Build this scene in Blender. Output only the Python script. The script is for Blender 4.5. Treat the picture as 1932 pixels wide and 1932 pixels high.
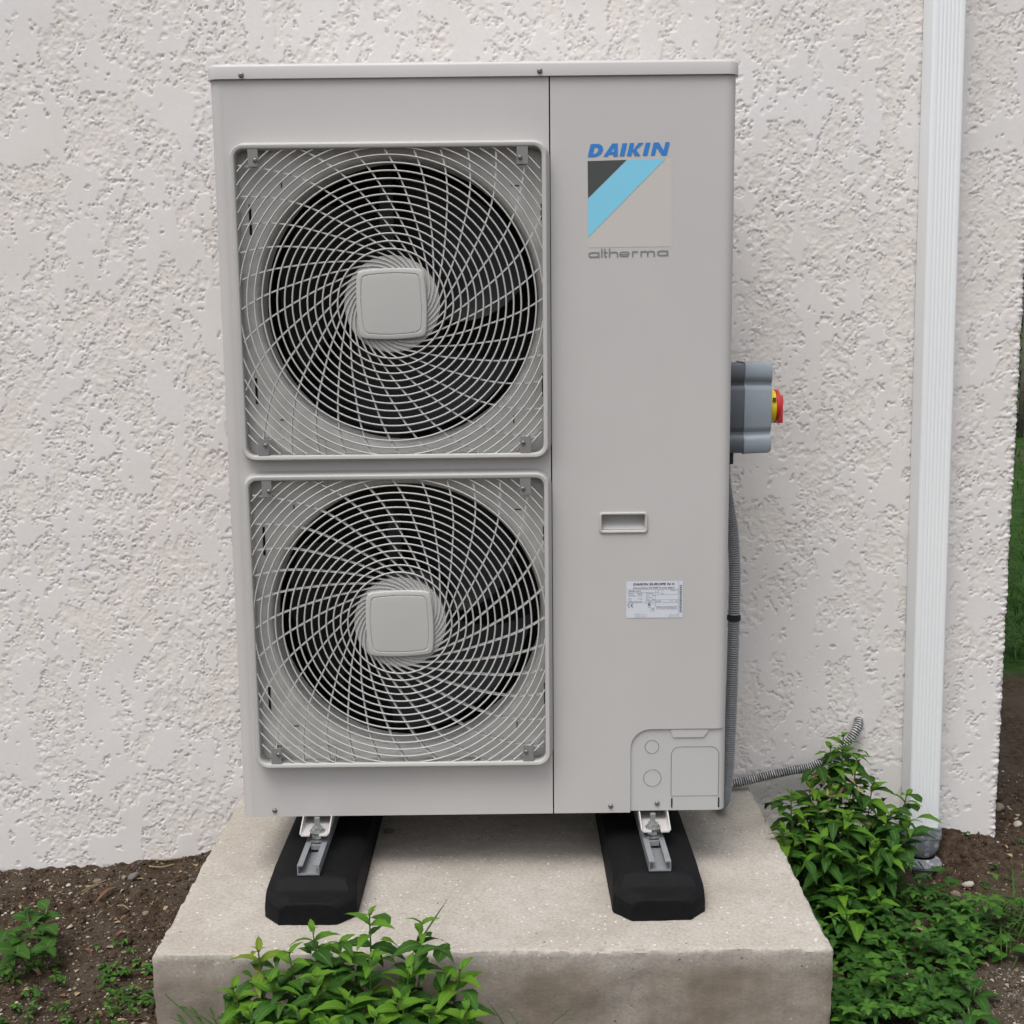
import bpy, bmesh, math, random
import numpy as np
from mathutils import Vector, Matrix, Quaternion

# ------------------------------------------------------------------ camera, sky, sun, exposure
scene = bpy.context.scene
for o in list(bpy.data.objects):
    bpy.data.objects.remove(o)
COL = scene.collection
rad = math.radians

CAM = (0.5039, -2.1528, 1.0165)
YAW, PITCH, ROLL = 0.0019, -0.153, -0.0109
cam_d = bpy.data.cameras.new('camera')
cam = bpy.data.objects.new('camera', cam_d)
COL.objects.link(cam)
cam_d.sensor_fit = 'HORIZONTAL'
cam_d.sensor_width = 36.0
cam_d.lens = 2289.5 / 1932 * 36
cam_d.clip_start = 0.05
cam_d.clip_end = 500
fwd = Vector((math.sin(YAW) * math.cos(PITCH), math.cos(YAW) * math.cos(PITCH), math.sin(PITCH)))
rgt = Vector((math.cos(YAW), -math.sin(YAW), 0))
upv = rgt.cross(fwd)
r2 = rgt * math.cos(ROLL) + upv * math.sin(ROLL)
u2 = -rgt * math.sin(ROLL) + upv * math.cos(ROLL)
m = Matrix((r2, u2, -fwd)).transposed().to_4x4()
m.translation = CAM
cam.matrix_world = m
scene.camera = cam

SUN_EL, SUN_AZ = rad(66), rad(-150)      # azimuth measured from +Y towards +X: high, behind the camera and to the left
world = bpy.data.worlds.new('World')
scene.world = world
world.use_nodes = True
wn = world.node_tree
bg = wn.nodes['Background']
sky = wn.nodes.new('ShaderNodeTexSky')
sky.sky_type = 'NISHITA'
sky.sun_disc = False
sky.sun_elevation = SUN_EL
sky.sun_rotation = SUN_AZ
sky.air_density = 1.0
sky.dust_density = 4.0
sky.ozone_density = 1.0
hs = wn.nodes.new('ShaderNodeHueSaturation')
hs.inputs['Saturation'].default_value = 0.36
wn.links.new(sky.outputs[0], hs.inputs['Color'])
wn.links.new(hs.outputs[0], bg.inputs['Color'])
bg.inputs['Strength'].default_value = 0.135

sun_d = bpy.data.lights.new('sun', 'SUN')
sun_d.energy = 1.1
sun_d.angle = rad(34)
sun_d.color = (1.0, 0.965, 0.93)
sun = bpy.data.objects.new('sun', sun_d)
COL.objects.link(sun)
sd = Vector((math.sin(SUN_AZ) * math.cos(SUN_EL), math.cos(SUN_AZ) * math.cos(SUN_EL), math.sin(SUN_EL)))
sun.rotation_euler = sd.to_track_quat('Z', 'Y').to_euler()

scene.view_settings.view_transform = 'Standard'
scene.view_settings.look = 'None'
scene.view_settings.exposure = 0.50
scene.view_settings.gamma = 1.0
scene.view_settings.use_curve_mapping = False

scene.cycles.max_bounces = 4; scene.cycles.diffuse_bounces = 3; scene.cycles.glossy_bounces = 2; scene.cycles.transmission_bounces = 3
scene.cycles.caustics_reflective = False; scene.cycles.caustics_refractive = False

rng = random.Random(11)
nrng = np.random.default_rng(5)

# ------------------------------------------------------------------ noise in numpy
TAB = np.random.default_rng(77).random(65536).astype(np.float32)
def vnoise(u, v, seed=0):
    iu = np.floor(u).astype(np.int64); iv = np.floor(v).astype(np.int64)
    fu = (u - iu).astype(np.float32); fv = (v - iv).astype(np.float32)
    fu = fu * fu * fu * (fu * (fu * 6 - 15) + 10); fv = fv * fv * fv * (fv * (fv * 6 - 15) + 10)
    def h(a, b):
        k = (a * 73856093) ^ (b * 19349663) ^ (seed * 83492791)
        k = (k ^ (k >> 13)) * 1274126177
        return TAB[(k ^ (k >> 16)) & 65535]
    a = h(iu, iv); b = h(iu + 1, iv); c = h(iu, iv + 1); d = h(iu + 1, iv + 1)
    return (a * (1 - fu) + b * fu) * (1 - fv) + (c * (1 - fu) + d * fu) * fv
def fbm(u, v, seed=0, octv=4, gain=0.5):
    s = 0; amp = 1; tot = 0
    for i in range(octv):
        c, sn = math.cos(0.6 * i), math.sin(0.6 * i)
        s = s + amp * vnoise((u * c - v * sn) * 2 ** i + 17.3 * i, (u * sn + v * c) * 2 ** i + 5.1 * i, seed + i)
        tot += amp; amp *= gain
    return s / tot

# ------------------------------------------------------------------ materials
def mat(name, col, rough=0.5, metal=0.0, spec=0.5):
    mm = bpy.data.materials.new(name); mm.use_nodes = True
    b = mm.node_tree.nodes['Principled BSDF']
    b.inputs['Base Color'].default_value = (*col, 1)
    b.inputs['Roughness'].default_value = rough
    b.inputs['Metallic'].default_value = metal
    b.inputs['Specular IOR Level'].default_value = spec
    return mm
class NT:
    def __init__(s, mm):
        s.t = mm.node_tree; s.b = s.t.nodes['Principled BSDF']
        s.tc = s.t.nodes.new('ShaderNodeTexCoord').outputs['Object']
    def noise(s, scale, detail=4, rough=0.55, vec=None, dist=0.0):
        n = s.t.nodes.new('ShaderNodeTexNoise')
        n.inputs['Scale'].default_value = scale; n.inputs['Detail'].default_value = detail
        n.inputs['Roughness'].default_value = rough; n.inputs['Distortion'].default_value = dist
        s.t.links.new(vec or s.tc, n.inputs['Vector']); return n.outputs['Fac']
    def ramp(s, fac, stops):
        r = s.t.nodes.new('ShaderNodeValToRGB'); e = r.color_ramp.elements
        while len(e) < len(stops): e.new(0.5)
        for k, (p, c) in zip(e, stops):
            k.position = p; k.color = (*c, 1) if len(c) == 3 else c
        s.t.links.new(fac, r.inputs[0]); return r.outputs[0]
    def mix(s, fac, a, b, mode='MIX'):
        x = s.t.nodes.new('ShaderNodeMix'); x.data_type = 'RGBA'; x.blend_type = mode
        for i, v in ((0, fac), (6, a), (7, b)):
            if isinstance(v, (int, float)): x.inputs[i].default_value = v
            elif isinstance(v, tuple): x.inputs[i].default_value = (*v, 1)
            else: s.t.links.new(v, x.inputs[i])
        return x.outputs[2]
    def math(s, op, a, b=0.0):
        x = s.t.nodes.new('ShaderNodeMath'); x.operation = op
        for i, v in ((0, a), (1, b)):
            if isinstance(v, (int, float)): x.inputs[i].default_value = v
            else: s.t.links.new(v, x.inputs[i])
        return x.outputs[0]
    def bump(s, h, strength=0.3, dist=0.001):
        x = s.t.nodes.new('ShaderNodeBump'); x.inputs['Strength'].default_value = strength
        x.inputs['Distance'].default_value = dist
        s.t.links.new(h, x.inputs['Height']); s.t.links.new(x.outputs[0], s.b.inputs['Normal'])
    def color(s, c): s.t.links.new(c, s.b.inputs['Base Color'])
    def rough(s, c): s.t.links.new(c, s.b.inputs['Roughness'])

def m_wall():
    mm = mat('plaster', (0.72, 0.70, 0.69), 0.92, spec=0.2); n = NT(mm)
    a = n.noise(3.1, 5, 0.6); b = n.noise(90, 4, 0.6)
    c = n.mix(n.ramp(a, [(0.35, (0, 0, 0)), (0.7, (1, 1, 1))]), (0.755, 0.735, 0.72), (0.735, 0.69, 0.655))
    c = n.mix(n.ramp(b, [(0.35, (0, 0, 0)), (0.75, (0.5, 0.5, 0.5))]), c, (0.67, 0.65, 0.635))
    at = n.t.nodes.new('ShaderNodeAttribute'); at.attribute_name = 'coarse'
    c = n.mix(n.math('MULTIPLY', at.outputs['Fac'], .6), c, (0.725, 0.68, 0.63))
    n.color(c); n.bump(n.noise(420, 4, 0.7), 0.4, 0.001)
    return mm
def m_paint(name, col, rough=0.45):
    mm = mat(name, col, rough); n = NT(mm)
    a = n.noise(2.3, 4, 0.6)
    c = n.mix(n.ramp(a, [(0.3, (0, 0, 0)), (0.75, (1, 1, 1))]), tuple(v * 1.03 for v in col), (col[0] * 0.93, col[1] * 0.94, col[2] * 0.945))
    stk = n.t.nodes.new('ShaderNodeMapping'); n.t.links.new(n.tc, stk.inputs[0]); stk.inputs['Scale'].default_value = (26, 26, 1.3)
    c = n.mix(n.ramp(n.noise(1.0, 5, 0.65, vec=stk.outputs[0]), [(0.5, (0, 0, 0)), (0.75, (0.05, 0.05, 0.05))]), c, (col[0] * .78, col[1] * .76, col[2] * .72))   # faint rain streaks
    vo = n.t.nodes.new('ShaderNodeTexVoronoi'); vo.inputs['Scale'].default_value = 16; n.t.links.new(n.tc, vo.inputs['Vector'])
    c = n.mix(n.math('MULTIPLY', n.ramp(vo.outputs['Distance'], [(0.02, (1, 1, 1)), (0.05, (0, 0, 0))]), n.ramp(n.noise(7, 2), [(0.5, (0, 0, 0)), (0.6, (.6, .6, .6))])), c, (col[0] * .6, col[1] * .57, col[2] * .52))   # specks of dirt
    n.color(c)
    n.rough(n.ramp(n.noise(40, 3), [(0.3, (rough - 0.05,) * 3), (0.7, (rough + 0.1,) * 3)]))
    n.bump(n.noise(900, 2), 0.06, 0.0004)
    return mm
def m_concrete():
    mm = mat('concrete', (0.42, 0.38, 0.33), 0.93, spec=0.25); n = NT(mm)
    big = n.noise(5.5, 6, 0.62, dist=0.4); fine = n.noise(170, 5, 0.7); mid = n.noise(34, 5, 0.65)
    c = n.ramp(big, [(0.25, (0.37, 0.332, 0.286)), (0.5, (0.43, 0.396, 0.35)), (0.75, (0.495, 0.465, 0.422))])
    c = n.mix(n.ramp(mid, [(0.28, (0.4, 0.4, 0.4)), (0.5, (0, 0, 0))]), c, (0.31, 0.275, 0.235))
    c = n.mix(n.ramp(fine, [(0.3, (0.6, 0.6, 0.6)), (0.55, (0, 0, 0))]), c, (0.22, 0.195, 0.165))
    v = n.t.nodes.new('ShaderNodeTexVoronoi'); v.inputs['Scale'].default_value = 75; n.t.links.new(n.tc, v.inputs['Vector'])
    w = n.math('MULTIPLY', n.ramp(v.outputs['Distance'], [(0.10, (1, 1, 1)), (0.2, (0, 0, 0))]), n.ramp(n.noise(22, 3), [(0.44, (0, 0, 0)), (0.56, (1, 1, 1))]))
    c = n.mix(w, c, (0.70, 0.67, 0.62))
    v2 = n.t.nodes.new('ShaderNodeTexVoronoi'); v2.inputs['Scale'].default_value = 48; n.t.links.new(n.tc, v2.inputs['Vector'])
    pit = n.math('MULTIPLY', n.ramp(v2.outputs['Distance'], [(0.06, (1, 1, 1)), (0.12, (0, 0, 0))]), n.ramp(n.noise(15, 2), [(0.5, (0, 0, 0)), (0.6, (1, 1, 1))]))
    c = n.mix(pit, c, (0.12, 0.105, 0.09))
    # formwork side: brown water stains, plus painted shade darkening the upright face
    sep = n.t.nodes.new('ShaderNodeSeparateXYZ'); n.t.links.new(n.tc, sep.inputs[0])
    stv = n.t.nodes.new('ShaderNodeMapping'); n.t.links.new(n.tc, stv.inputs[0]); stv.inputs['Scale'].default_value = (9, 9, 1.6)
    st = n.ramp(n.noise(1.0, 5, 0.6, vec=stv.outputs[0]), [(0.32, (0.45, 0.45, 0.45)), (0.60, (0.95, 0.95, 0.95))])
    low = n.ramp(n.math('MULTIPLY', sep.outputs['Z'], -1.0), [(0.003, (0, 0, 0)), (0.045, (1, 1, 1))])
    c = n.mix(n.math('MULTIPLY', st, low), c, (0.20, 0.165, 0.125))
    n.color(c)
    h = n.math('ADD', n.math('MULTIPLY', fine, 0.6), n.math('SUBTRACT', n.math('MULTIPLY', mid, 0.7), n.math('MULTIPLY', pit, 0.8)))
    n.bump(h, 0.55, 0.0025)
    return mm
def m_soil():
    mm = mat('soil', (0.07, 0.05, 0.035), 0.97, spec=0.15); n = NT(mm)
    a = n.noise(60, 6, 0.7); b = n.noise(7, 5, 0.6); f = n.noise(330, 4, 0.75)
    c = n.ramp(a, [(0.25, (0.016, 0.0105, 0.0065)), (0.5, (0.056, 0.038, 0.025)), (0.78, (0.125, 0.089, 0.060))])
    c = n.mix(n.ramp(b, [(0.45, (0, 0, 0)), (0.65, (0.7, 0.7, 0.7))]), c, (0.085, 0.067, 0.05))
    c = n.mix(n.ramp(f, [(0.62, (0, 0, 0)), (0.7, (1, 1, 1))]), c, (0.27, 0.23, 0.18))
    sep = n.t.nodes.new('ShaderNodeSeparateXYZ'); n.t.links.new(n.tc, sep.inputs[0])
    # pale gravelly path in front on the right
    gx = n.math('MULTIPLY', n.ramp(n.math('ADD', n.math('MULTIPLY', sep.outputs['X'], 0.5), n.math('MULTIPLY', b, 0.06)), [(0.66, (0, 0, 0)), (0.74, (1, 1, 1))]),
                n.ramp(n.math('ADD', sep.outputs['Y'], 0.5), [(0.30, (1, 1, 1)), (0.45, (0, 0, 0))]))
    c = n.mix(n.math('MULTIPLY', gx, 0.65), c, n.ramp(a, [(0.3, (0.07, 0.058, 0.045)), (0.7, (0.20, 0.175, 0.145))]))
    # lawn begins some way behind the corner of the house
    ly = n.ramp(n.math('MULTIPLY', n.math('ADD', sep.outputs['Y'], n.math('MULTIPLY', n.noise(1.3, 4), 0.9)), 0.1), [(0.215, (0, 0, 0)), (0.235, (1, 1, 1))])
    g = n.ramp(n.noise(9, 6, 0.7), [(0.3, (0.012, 0.028, 0.006)), (0.55, (0.03, 0.07, 0.012)), (0.75, (0.055, 0.10, 0.02))])
    g = n.mix(n.ramp(n.noise(0.55, 3), [(0.56, (0, 0, 0)), (0.62, (0.9, 0.9, 0.9))]), g, (0.07, 0.05, 0.035))
    n.color(n.mix(ly, c, g))
    n.bump(n.math('ADD', a, n.math('MULTIPLY', f, 0.5)), 0.9, 0.006)
    return mm
def m_leaf(name, ca, cb, rib):
    mm = bpy.data.materials.new(name); mm.use_nodes = True
    n = NT(mm); t = n.t
    oi = t.nodes.new('ShaderNodeObjectInfo')
    at = t.nodes.new('ShaderNodeAttribute'); at.attribute_name = 'leafu'
    c = n.mix(oi.outputs['Random'], ca, cb)
    c = n.mix(n.ramp(n.noise(120, 4), [(0.35, (0, 0, 0)), (0.7, (0.45, 0.45, 0.45))]), c, tuple(v * 1.5 for v in ca))
    c = n.mix(n.ramp(at.outputs['Fac'], [(0.03, (0.75, 0.75, 0.75)), (0.12, (0, 0, 0))]), c, rib)
    n.color(c)
    n.b.inputs['Roughness'].default_value = 0.6
    n.b.inputs['Specular IOR Level'].default_value = 0.22
    tr = t.nodes.new('ShaderNodeBsdfTranslucent'); ms = t.nodes.new('ShaderNodeMixShader')
    ms.inputs[0].default_value = 0.28
    tc = n.mix(1.0, c, (1.0, 1.25, 0.35), 'MULTIPLY')
    t.links.new(tc, tr.inputs[0])
    t.links.new(n.b.outputs[0], ms.inputs[1]); t.links.new(tr.outputs[0], ms.inputs[2])
    t.links.new(ms.outputs[0], t.nodes['Material Output'].inputs[0])
    return mm
def m_noisy(name, ca, cb, scale, rough=0.6, metal=0.0, bump=0.0, bscale=200, spec=0.5, lo=0.35, hi=0.7):
    mm = mat(name, ca, rough, metal, spec); n = NT(mm)
    n.color(n.mix(n.ramp(n.noise(scale, 5, 0.65), [(lo, (0, 0, 0)), (hi, (1, 1, 1))]), ca, cb))
    if bump: n.bump(n.noise(bscale, 4, 0.65), bump, 0.001)
    return mm

M = dict(
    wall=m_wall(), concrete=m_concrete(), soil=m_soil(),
    panel=m_paint('ivory_paint', (0.525, 0.505, 0.492)), lid=m_paint('lid_paint', (0.525, 0.508, 0.50)),
    grille=m_paint('grille_plastic', (0.47, 0.462, 0.442), 0.55),
    bell=m_paint('bell_mouth_lightened', (0.62, 0.61, 0.585), 0.5),  # panel paint lightened to make up for shade behind the grilles
    tab=m_paint('tab_shade_grey', (0.21, 0.206, 0.20)),  # base colour darkened for the shade the recessed tabs sit in
    cover=m_paint('pipe_cover_plastic', (0.51, 0.507, 0.492), 0.5),
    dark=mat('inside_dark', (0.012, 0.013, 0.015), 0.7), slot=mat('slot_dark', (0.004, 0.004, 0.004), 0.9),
    fan=m_noisy('fan_plastic', (0.007, 0.009, 0.012), (0.012, 0.014, 0.018), 20, 0.45),
    coil=m_noisy('coil_fins', (0.03, 0.034, 0.038), (0.05, 0.055, 0.06), 60, 0.5),
    bracket=m_noisy('galvanised_dark', (0.07, 0.08, 0.09), (0.10, 0.11, 0.12), 60, 0.5, 0.3),
    screw=m_noisy('screw_steel', (0.27, 0.27, 0.27), (0.16, 0.155, 0.15), 300, 0.4, 0.7),
    zinc=m_noisy('zinc_plate', (0.55, 0.56, 0.55), (0.38, 0.40, 0.40), 180, 0.34, 0.85),
    rail=m_noisy('rail_grey', (0.30, 0.315, 0.33), (0.25, 0.265, 0.28), 90, 0.5, 0.35, 0.05),
    rubber=m_noisy('rubber', (0.002, 0.0023, 0.003), (0.005, 0.005, 0.006), 70, 0.7, 0, 0.35, 500, 0.2),
    blue=mat('print_blue', (0.02, 0.20, 0.58), 0.4), sky_blue=mat('print_sky_blue', (0.21, 0.60, 0.79), 0.4),
    charcoal=mat('print_charcoal', (0.055, 0.06, 0.058), 0.4), grey_print=mat('print_grey', (0.21, 0.21, 0.22), 0.4),
    beige=mat('print_beige', (0.545, 0.518, 0.480), 0.45), white_label=mat('label_white', (0.64, 0.67, 0.72), 0.35),
    ink=mat('label_ink', (0.02, 0.02, 0.022), 0.5), ink2=mat('label_ink_soft', (0.16, 0.17, 0.19), 0.5),
    sw_dark=m_noisy('switch_base', (0.09, 0.104, 0.122), (0.11, 0.124, 0.142), 30, 0.42),
    sw_light=m_noisy('switch_cover', (0.27, 0.315, 0.355), (0.295, 0.335, 0.37), 25, 0.42),
    yellow=mat('switch_yellow', (0.78, 0.62, 0.02), 0.35), red=mat('switch_red', (0.55, 0.018, 0.02), 0.35),
    black=mat('black_plastic', (0.01, 0.011, 0.013), 0.45),
    conduit=m_noisy('conduit_grey', (0.215, 0.225, 0.235), (0.27, 0.28, 0.285), 60, 0.45),
    hose=m_noisy('hose_dusty', (0.26, 0.27, 0.28), (0.58, 0.57, 0.56), 75, 0.7, 0, 0, 200, 0.4, 0.42, 0.58),
    hose_dark=mat('hose_groove', (0.05, 0.052, 0.056), 0.7),
    pipe=m_noisy('downspout_white', (0.83, 0.85, 0.855), (0.80, 0.825, 0.835), 2, 0.4),
    shoe=m_noisy('shoe_grey', (0.17, 0.185, 0.21), (0.55, 0.54, 0.52), 75, 0.75, 0, 0.3, 200, 0.4, 0.52, 0.68),
    leaf=m_leaf('leaf_green', (0.022, 0.074, 0.009), (0.046, 0.125, 0.015), (0.12, 0.21, 0.05)),
    young=m_leaf('leaf_young', (0.066, 0.175, 0.013), (0.11, 0.22, 0.016), (0.19, 0.28, 0.045)),
    yellow_leaf=m_leaf('leaf_yellowing', (0.12, 0.20, 0.018), (0.17, 0.22, 0.022), (0.25, 0.27, 0.06)),
    nettle=m_leaf('leaf_nettle', (0.028, 0.085, 0.011), (0.046, 0.12, 0.016), (0.10, 0.2, 0.04)),
    gc=m_leaf('leaf_cover', (0.021, 0.072, 0.009), (0.038, 0.106, 0.014), (0.09, 0.19, 0.04)),
    gc2=m_leaf('leaf_cover_pale', (0.05, 0.14, 0.016), (0.072, 0.17, 0.022), (0.12, 0.22, 0.05)),
    grass=m_leaf('grass_blade', (0.022, 0.065, 0.01), (0.045, 0.10, 0.015), (0.07, 0.14, 0.03)),
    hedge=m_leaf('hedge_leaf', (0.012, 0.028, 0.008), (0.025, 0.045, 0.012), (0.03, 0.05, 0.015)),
    stem=m_noisy('stem_green', (0.06, 0.14, 0.025), (0.10, 0.13, 0.04), 40, 0.6),
    brown=m_noisy('dry_brown', (0.17, 0.085, 0.04), (0.10, 0.05, 0.025), 80, 0.8),
    straw=m_noisy('dry_straw', (0.33, 0.25, 0.15), (0.22, 0.16, 0.09), 90, 0.85),
    stone_w=m_noisy('pebble_white', (0.46, 0.42, 0.36), (0.32, 0.285, 0.235), 200, 0.85),
    stone_b=m_noisy('pebble_beige', (0.22, 0.17, 0.12), (0.14, 0.11, 0.08), 150, 0.9),
    stone_g=m_noisy('pebble_grey', (0.155, 0.145, 0.13), (0.11, 0.10, 0.09), 90, 0.9, 0, 0.4, 150),
    wood=m_noisy('post_wood', (0.12, 0.10, 0.08), (0.07, 0.06, 0.05), 30, 0.9),
)

# ------------------------------------------------------------------ object helpers
def link(name, me, material=None, parent=None, smooth=False):
    o = bpy.data.objects.new(name, me); COL.objects.link(o)
    if material is not None and len(me.materials) == 0:
        for x in (material if isinstance(material, (list, tuple)) else [material]):
            me.materials.append(x)
    if smooth and isinstance(me, bpy.types.Mesh):
        me.polygons.foreach_set('use_smooth', [True] * len(me.polygons))
    if parent is not None: o.parent = parent
    return o
def tag(o, label=None, cat=None, group=None, kind=None):
    if label: o['label'] = label
    if cat: o['category'] = cat
    if group: o['group'] = group
    if kind: o['kind'] = kind
    return o
def thing(name, loc, label, cat, group=None):
    o = bpy.data.objects.new(name, None); COL.objects.link(o); o.location = loc
    o.empty_display_size = 0.05
    return tag(o, label, cat, group)
def mesh_of(name, v, f):
    me = bpy.data.meshes.new(name); me.from_pydata([tuple(p) for p in v], [], f); me.update(); return me
def bm_obj(name, bm, material, parent=None, smooth=False, bevel=0.0, seg=2, org=None):
    if bevel:
        bmesh.ops.bevel(bm, geom=[e for e in bm.edges if e.is_manifold and e.calc_face_angle(0) > 0.5], offset=bevel, segments=seg, affect='EDGES', profile=0.5)
    bmesh.ops.recalc_face_normals(bm, faces=bm.faces)
    if org is not None: bmesh.ops.translate(bm, verts=bm.verts, vec=-Vector(org))
    me = bpy.data.meshes.new(name); bm.to_mesh(me); bm.free()
    o = link(name, me, material, parent)
    if smooth or bevel: shade(o, 22 if name == 'block' else 40)
    return o
def shade(o, ang=40):
    me = o.data
    me.polygons.foreach_set('use_smooth', [True] * len(me.polygons))
    bm = bmesh.new(); bm.from_mesh(me)
    for e in bm.edges:
        if len(e.link_faces) == 2 and e.calc_face_angle(0) > rad(ang): e.smooth = False
    bm.to_mesh(me); bm.free()
def box(bm, lo, hi):
    vs = [bm.verts.new((x, y, z)) for x in (lo[0], hi[0]) for y in (lo[1], hi[1]) for z in (lo[2], hi[2])]
    for f in ((0, 1, 3, 2), (4, 6, 7, 5), (0, 4, 5, 1), (2, 3, 7, 6), (0, 2, 6, 4), (1, 5, 7, 3)):
        bm.faces.new([vs[i] for i in f])
def boxo(name, lo, hi, material, parent, bevel=0.0, seg=2, org=(0, 0, 0)):
    bm = bmesh.new(); box(bm, lo, hi); return bm_obj(name, bm, material, parent, bevel=bevel, seg=seg, org=org)
def prism(bm, poly, fn0, fn1, cap=True):
    a = [bm.verts.new(fn0(p)) for p in poly]; b = [bm.verts.new(fn1(p)) for p in poly]
    n = len(poly)
    for i in range(n): bm.faces.new((a[i], a[(i + 1) % n], b[(i + 1) % n], b[i]))
    if cap: bm.faces.new(a[::-1]); bm.faces.new(b)
def tube_pts(path, radf, sides=8, cap=True):
    P = [Vector(p) for p in path]; v = []; f = []
    up = Vector((0.13, 0.21, 0.97)); prev = None
    for i, p in enumerate(P):
        t = (P[min(i + 1, len(P) - 1)] - P[max(i - 1, 0)]).normalized()
        if prev is None:
            a = t.cross(up)
            if a.length < 0.1: a = t.cross(Vector((1, 0, 0)))
        else: a = prev - t * prev.dot(t)
        a.normalize(); prev = a; b = t.cross(a); r = radf(i) if callable(radf) else radf
        for k in range(sides):
            w = 2 * math.pi * k / sides
            v.append(p + (a * math.cos(w) + b * math.sin(w)) * r)
    n = len(P)
    for i in range(n - 1):
        for k in range(sides):
            f.append((i * sides + k, i * sides + (k + 1) % sides, (i + 1) * sides + (k + 1) % sides, (i + 1) * sides + k))
    if cap:
        f.append(tuple(range(sides))[::-1]); f.append(tuple((n - 1) * sides + k for k in range(sides)))
    return v, f
def catmull(pts, n):
    P = [Vector(p) for p in pts]; P = [P[0] * 2 - P[1]] + P + [P[-1] * 2 - P[-2]]; out = []
    for i in range(1, len(P) - 2):
        for k in range(n):
            t = k / n; a, b, c, d = P[i - 1], P[i], P[i + 1], P[i + 2]
            out.append(0.5 * ((2 * b) + (c - a) * t + (2 * a - 5 * b + 4 * c - d) * t * t + (3 * b - a - 3 * c + d) * t ** 3))
    out.append(P[-2]); return out
def rrect(cx, cz, hx, hz, r, n=6):
    out = []
    for (sx, sz, a0) in ((1, 1, 0), (-1, 1, 90), (-1, -1, 180), (1, -1, 270)):
        for k in range(n + 1):
            a = rad(a0 + 90 * k / n)
            out.append((cx + sx * (hx - r) + r * math.cos(a), cz + sz * (hz - r) + r * math.sin(a)))
    return out
def grid_mesh(name, X, Y, Z):
    nr, nc = X.shape
    co = np.stack([X, Y, Z], -1).reshape(-1, 3).astype(np.float32)
    i = np.arange(nr * nc).reshape(nr, nc)
    q = np.stack([i[:-1, :-1], i[:-1, 1:], i[1:, 1:], i[1:, :-1]], -1).reshape(-1, 4)
    me = bpy.data.meshes.new(name)
    me.vertices.add(len(co)); me.vertices.foreach_set('co', co.ravel())
    me.loops.add(q.size); me.loops.foreach_set('vertex_index', q.ravel().astype(np.int32))
    me.polygons.add(len(q)); me.polygons.foreach_set('loop_start', np.arange(0, q.size, 4, dtype=np.int32))
    me.polygons.foreach_set('use_smooth', np.ones(len(q), dtype=bool))
    me.update(calc_edges=True); return me
def np_mesh(name, co, faces_flat, nv, mats_idx=None, smooth=False, attr=None):
    me = bpy.data.meshes.new(name); nf = len(faces_flat) // nv
    me.vertices.add(len(co)); me.vertices.foreach_set('co', np.asarray(co, np.float32).ravel())
    me.loops.add(len(faces_flat)); me.loops.foreach_set('vertex_index', np.asarray(faces_flat, np.int32))
    me.polygons.add(nf); me.polygons.foreach_set('loop_start', np.arange(0, nf * nv, nv, dtype=np.int32))
    if mats_idx is not None: me.polygons.foreach_set('material_index', np.asarray(mats_idx, np.int32))
    if smooth: me.polygons.foreach_set('use_smooth', np.ones(nf, dtype=bool))
    me.update(calc_edges=True)
    if attr is not None:
        a = me.attributes.new('leafu', 'FLOAT', 'POINT'); a.data.foreach_set('value', np.asarray(attr, np.float32))
    return me

# ------------------------------------------------------------------ the ground
WALL_Y = 0.417
XC = 1.585                                     # corner of the house
def dense(lo, hi, step, out_lo, out_hi, grow=1.25):
    a = list(np.arange(lo, hi + 1e-6, step)); d = step
    while a[-1] < out_hi: d *= grow; a.append(a[-1] + d)
    d = step; b = []; x = lo
    while x > out_lo: d *= grow; x -= d; b.append(x)
    return np.array(b[::-1] + a)
def ground_z(x, y):
    x = np.asarray(x, float); y = np.asarray(y, float)
    wl = np.interp(x, [-1.5, -.65, -.4, -.19, 0, 1.2, 1.44, 1.5, 1.585, 2.0], [-.18, -.178, -.171, -.146, -.142, -.12, -.104, -.114, -.129, -.145])
    base = np.where(x < 0.4, -.166, -.160)
    d = np.clip((WALL_Y - y) / 0.22, 0, 1); d = d * d * (3 - 2 * d)
    far = np.clip((y - WALL_Y) / 0.5, 0, 1)
    z = wl * (1 - d) + base * d
    z = z * (1 - far) + -.15 * far
    z = z - .062 * np.exp(-(((x - 1.395) / .058) ** 2 + ((y - .335) / .055) ** 2)) * (y < .45)
    return z
def ground_full(x, y):
    near = np.clip(1.5 - np.hypot(np.asarray(x) - .5, np.asarray(y)) / 4, 0.25, 1)
    return ground_z(x, y) + ((fbm(x * 9 + 40, y * 9 + 40, 3, 4) - .5) * .026 + (fbm(x * 62 + 9, y * 62, 8, 3, .7) - .5) * .015) * near
gx = dense(-.85, 1.85, .006, -70, 70, 1.12)
gy = dense(-.62, .62, .006, -30, 110, 1.12)
GX, GY = np.meshgrid(gx, gy)
ground = link('ground', grid_mesh('ground', GX, GY, ground_full(GX, GY)), M['soil'])
tag(ground, kind='structure')

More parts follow.
